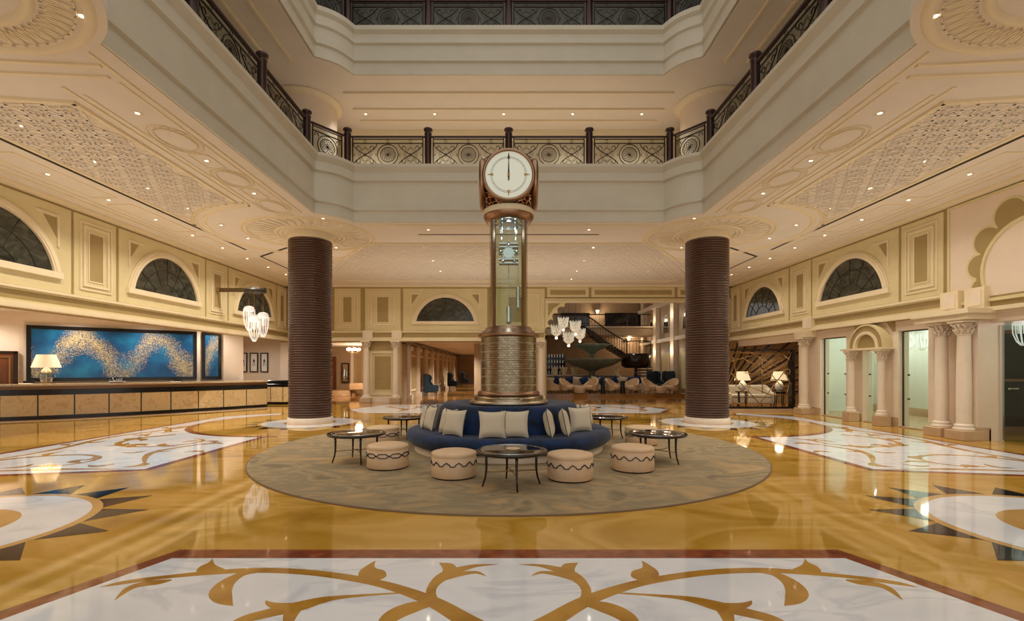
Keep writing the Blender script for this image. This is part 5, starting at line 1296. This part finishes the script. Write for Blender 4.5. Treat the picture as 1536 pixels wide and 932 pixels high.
# seating
bq = empty('banquette', 'long grey banquette behind the armchairs of the far lounge', 'sofa', (6.2, 31.2, .17))
MB().bbox(-3.9, 2.6, -.35, .3, .1, .42, 'fabric', .03).build('seat', bq); MB().bbox(-3.9, 2.6, .2, .4, .1, .85, 'fabric', .04).build('backrest', bq)
for i in range(5): MB().lathe([(.03, 0), (.03, .12)], 'darkwood', 8, -3.6+1.4*i, -.1).build('leg', bq)
cu = {}
for i, (u, k) in enumerate(((837, 'blue'), (854, 'blue'), (864, 'stripe'), (876, 'blue'), (893, 'stripe'), (899, 'blue'), (920, 'blue'), (934, 'stripe'), (944, 'blue'), (955, 'blue'))):
    Y = 31.0
    if k not in cu: o = cu[k] = pillow(.6, .55, .18, k, 6).build('scatter_cushion')
    else: o = cu[k].copy(); COL.objects.link(o)
    o.location = ((u-UX)/FP*Y, Y-.1, .87); o.rotation_euler = (.2, random.uniform(-.5, .5) if k == 'blue' else .1, random.uniform(-.2, .2))
    tag(o, '%s scatter cushion on the far lounge banquette, %s counted from the left' % ('blue' if k == 'blue' else 'pale', ['first', 'second', 'third', 'fourth', 'fifth', 'sixth', 'seventh', 'eighth', 'ninth', 'tenth'][i]), 'cushion', 'lounge cushions')
tc_ = empty('tub_armchair', '', 'chair')
MB().lathe([(.3, .2), (.4, .22), (.4, .45), (.3, .47)], 'leather', 24).build('seat', tc_)
vs = []; N_ = 20
for i in range(N_+1):
    a = -PI*.15+PI*1.3*i/N_; hh = .5+.4*math.sin(max(0, min(PI, (a+.0))))**1.0
    for r_, z in ((.38, .18), (.47, .18), (.49, hh), (.42, hh)): vs.append((r_*math.cos(a), r_*math.sin(a), z))
MB().add(vs, [(4*i+j, 4*i+4+j, 4*i+4+(j+1) % 4, 4*i+(j+1) % 4) for i in range(N_) for j in range(4)]+[(0, 1, 2, 3), (4*N_, 4*N_+1, 4*N_+2, 4*N_+3)], 'leather', False).build('curved_back', tc_)
for i in range(4):
    a = PI/4+i*PI/2; MB().lathe([(.015, 0), (.025, .2)], 'darkwood', 8, .33*math.cos(a), .33*math.sin(a)).build('leg', tc_)
for i, (u, rz) in enumerate(((829, 2.0), (851, .9), (885, -.9), (921, .9), (946, -.9), (975, .7), (1005, -1.0))):
    X = (u-UX)/FP*28.9; lb = 'beige tub armchair in the front row of the far lounge, %s from the left' % ['first', 'second', 'third', 'fourth', 'fifth', 'sixth', 'seventh'][i]
    if i == 0: tc_.location = (X, 28.9, .17); tc_.rotation_euler = (0, 0, rz); tag(tc_, lb, None, 'lounge armchairs')
    else: copy_tree(tc_, (X, 28.9, .17), rz, lb, 'lounge armchairs')
pf = None
for u, lb in ((869, 'pale drum pouffe between two armchairs at the left of the far lounge'), (992, 'pale drum pouffe at the right of the far lounge')):
    r_ = empty('drum_pouffe', lb, 'pouffe', ((u-UX)/FP*28.6, 28.6, .17)); MB().lathe([(.32, .02), (.34, .05), (.34, .4), (.3, .44)], 'leather', 28).build('body', r_); MB().lathe([(.3, 0), (.3, .03)], 'darkwood', 28).build('plinth', r_)
for u, lb in ((904.5, 'small black pedestal table in the far lounge, left one'), (934, 'small black pedestal table in the far lounge, right one')):
    r_ = empty('pedestal_table', lb, 'table', ((u-UX)/FP*28.6, 28.6, .17)); MB().lathe([(.18, .68), (.2, .7), (.2, .73)], 'black', 28).build('tabletop', r_); MB().lathe([(.16, 0), (.14, .05), (.12, .68)], 'black', 20).build('pedestal', r_)
for i, (u, Y) in enumerate(((983, 32.0), (1003, 32.3))):
    copy_tree(wc, ((u-UX)/FP*Y, Y, .17), .3-.6*i, 'dark wing chair at the right side of the far lounge, %s' % ['left one', 'right one'][i], 'lounge wing chairs')
# pleated uplights on the bar
for i, u in enumerate((832, 846, 861, 925)):
    Y = 35.2; x = (u-UX)/FP*Y
    r_ = empty('fluted_vase', 'pale fluted vase standing on the lounge bar, %s from the left' % ['first', 'second', 'third', 'fourth'][i], 'vase', (x, Y, 1.19), 0, 'fluted vases')
    MB().lathe([(.1, 0), (.14, .1), (.26, .55)], 'light', 28, cap=False, rf=lambda a, z: 1+.08*math.cos(a*10)).build('fluted_body', r_); MB().lathe([(.12, 0), (.12, .02)], 'brass', 20).build('foot', r_)
# five crystal pendants
def tulip(root, r=.3, h=.62):
    mb = MB()
    for ring_, (r0, r1, z0, z1) in enumerate(((.55, .95, .3, .62), (.62, 1.05, .55, .85), (.7, 1.08, .75, 1.05))):
        for i in range(12):
            a = 2*PI*i/12+ring_*.26; c_, s_ = math.cos(a), math.sin(a)
            mb.tube([(c_*r*r0, s_*r*r0, z0*h), (c_*r*r1*.97, s_*r*r1*.97, (z0+z1)/2*h), (c_*r*r1, s_*r*r1, z1*h)], [.02, .035, .008], 'crystalw', 5)
    mb.lathe([(r*.15, .1*h), (r*.5, .3*h), (r*.6, .36*h)], 'crystalw', 20, cap=False); mb.build('crystal_petals', root)
    MB().lathe([(.0, 0), (.06, .02), (.07, .08), (.03, .1)], 'bulb', 14).build('glowing_tip', root)
    MB().tube([(0, 0, h*.1), (0, 0, h)], .01, 'silver', 5).tube([(0, 0, h), (0, 0, 8.1-root.location.z)], .008, 'dark', 4).build('suspension_cable', root)
for i, (u, v, lb) in enumerate(((845, 497, 'top left'), (863, 503, 'top right'), (834.5, 509, 'far left'), (853, 520.5, 'lowest, in the middle'), (870, 514, 'far right'))):
    X, Y, Z = P(u, v, (28.0, 27.0, 27.2, 26.3, 28.0)[i]); r_ = empty('crystal_pendant', 'tulip shaped crystal pendant of the cluster of five, %s' % lb, 'pendant lamp', (X, Y, Z), 0, 'crystal pendant cluster'); tulip(r_, .29, .78)
# small wall lamps in the lounge
for i, (u, v, Y) in enumerate(((896, 470, 41.5), (943, 511, 41.5))):
    X, _, Z = P(u, v, Y); r_ = empty('wall_lamp', 'small glowing wall lamp in the far lounge, %s' % ['between the dark balcony windows', 'on the wall below the balcony'][i], 'lamp', (X, Y, Z)); MB().lathe([(.1, 0), (.18, .25)], 'shade', 16, cap=False).build('lamp_shade', r_); MB().box(-.03, .03, 0, .4, -.05, .05, 'brass').build('wall_arm', r_); point(X, Y-.3, Z, 50, (1, .75, .5), .1)

# ------------------------------------------------------------------ lights
spot(6, 29.5, 7.9, 330, 140); spot(9.5, 34, 7.9, 220, 120); spot(4.5, 35, 7.9, 180, 140)  # spots below the lounge ceiling, no fittings modelled
for y in (33.5, 37.5): point(11.0, y, 2.9, 25, (1, .75, .5)); point(11.0, y, 5.4, 14, (1, .75, .5))
point(0, CY-.2, 4.5, 22, (.55, .78, 1), .05, 'clock_case_light')
for y in (13.2, 14.9, 16.8): point(12.9, y, 2.75, 40, (.96, .98, .96), .15, 'vestibule_light')
point(11.9, 9.6, 2.75, 25, (.95, .97, 1), .1, 'vestibule_light')
for x, y in ((-17.3, 15.5), (-15.5, 17), (-13.8, 18.3), (-12.3, 19.6), (-12.6, 22.3)): spot(x+.4, y-.3, 3.55, 200, 150, (1, .93, .86))  # spots added to light the reception recess, with no fittings modelled
point(-15.42, 16.12, 2.0, 25, (1, .8, .55), .15)
for x, y in ((9.6, 22.0), (12.5, 22)): spot(x, y, 3.0, 170)  # extra spots added to brighten the corner lounge, without fittings
def upward_fill(x, y, z, sx, sy, e):  # added fill floating unseen in mid-air, facing up to brighten the ceilings
    ld = bpy.data.lights.new('added_ceiling_fill', 'AREA'); ld.shape = 'RECTANGLE'; ld.size = sx; ld.size_y = sy; ld.energy = e; ld.color = (1, .91, .77)
    o = bpy.data.objects.new('added_ceiling_fill', ld); COL.objects.link(o); o.location = (x, y, z); o.rotation_euler = (PI, 0, 0)
upward_fill(-8.4, 11, 2.9, 3.4, 14, 66); upward_fill(8.4, 11, 2.9, 3.4, 14, 66); upward_fill(0, 19, 2.9, 11, 5, 110)
w = bpy.data.worlds.new('hall_world'); sc.world = w; w.use_nodes = True
w.node_tree.nodes['Background'].inputs[0].default_value = (1, .955, .89, 1); w.node_tree.nodes['Background'].inputs[1].default_value = .88

# ------------------------------------------------------------------ camera
cd = bpy.data.cameras.new('camera'); cam = bpy.data.objects.new('camera', cd); COL.objects.link(cam)
cam.location = (0, 0, CH); cam.rotation_euler = (PI/2, 0, 0); cd.sensor_width = 36; cd.lens = 36*FP/1536
cd.shift_x = 5/1536; cd.shift_y = 87/1536; cd.clip_end = 200; sc.camera = cam
sc.view_settings.view_transform = 'Standard'; sc.view_settings.look = 'None'; sc.view_settings.gamma = 1; sc.view_settings.exposure = 0
try: sc.view_settings.use_curve_mapping = False
except Exception: pass
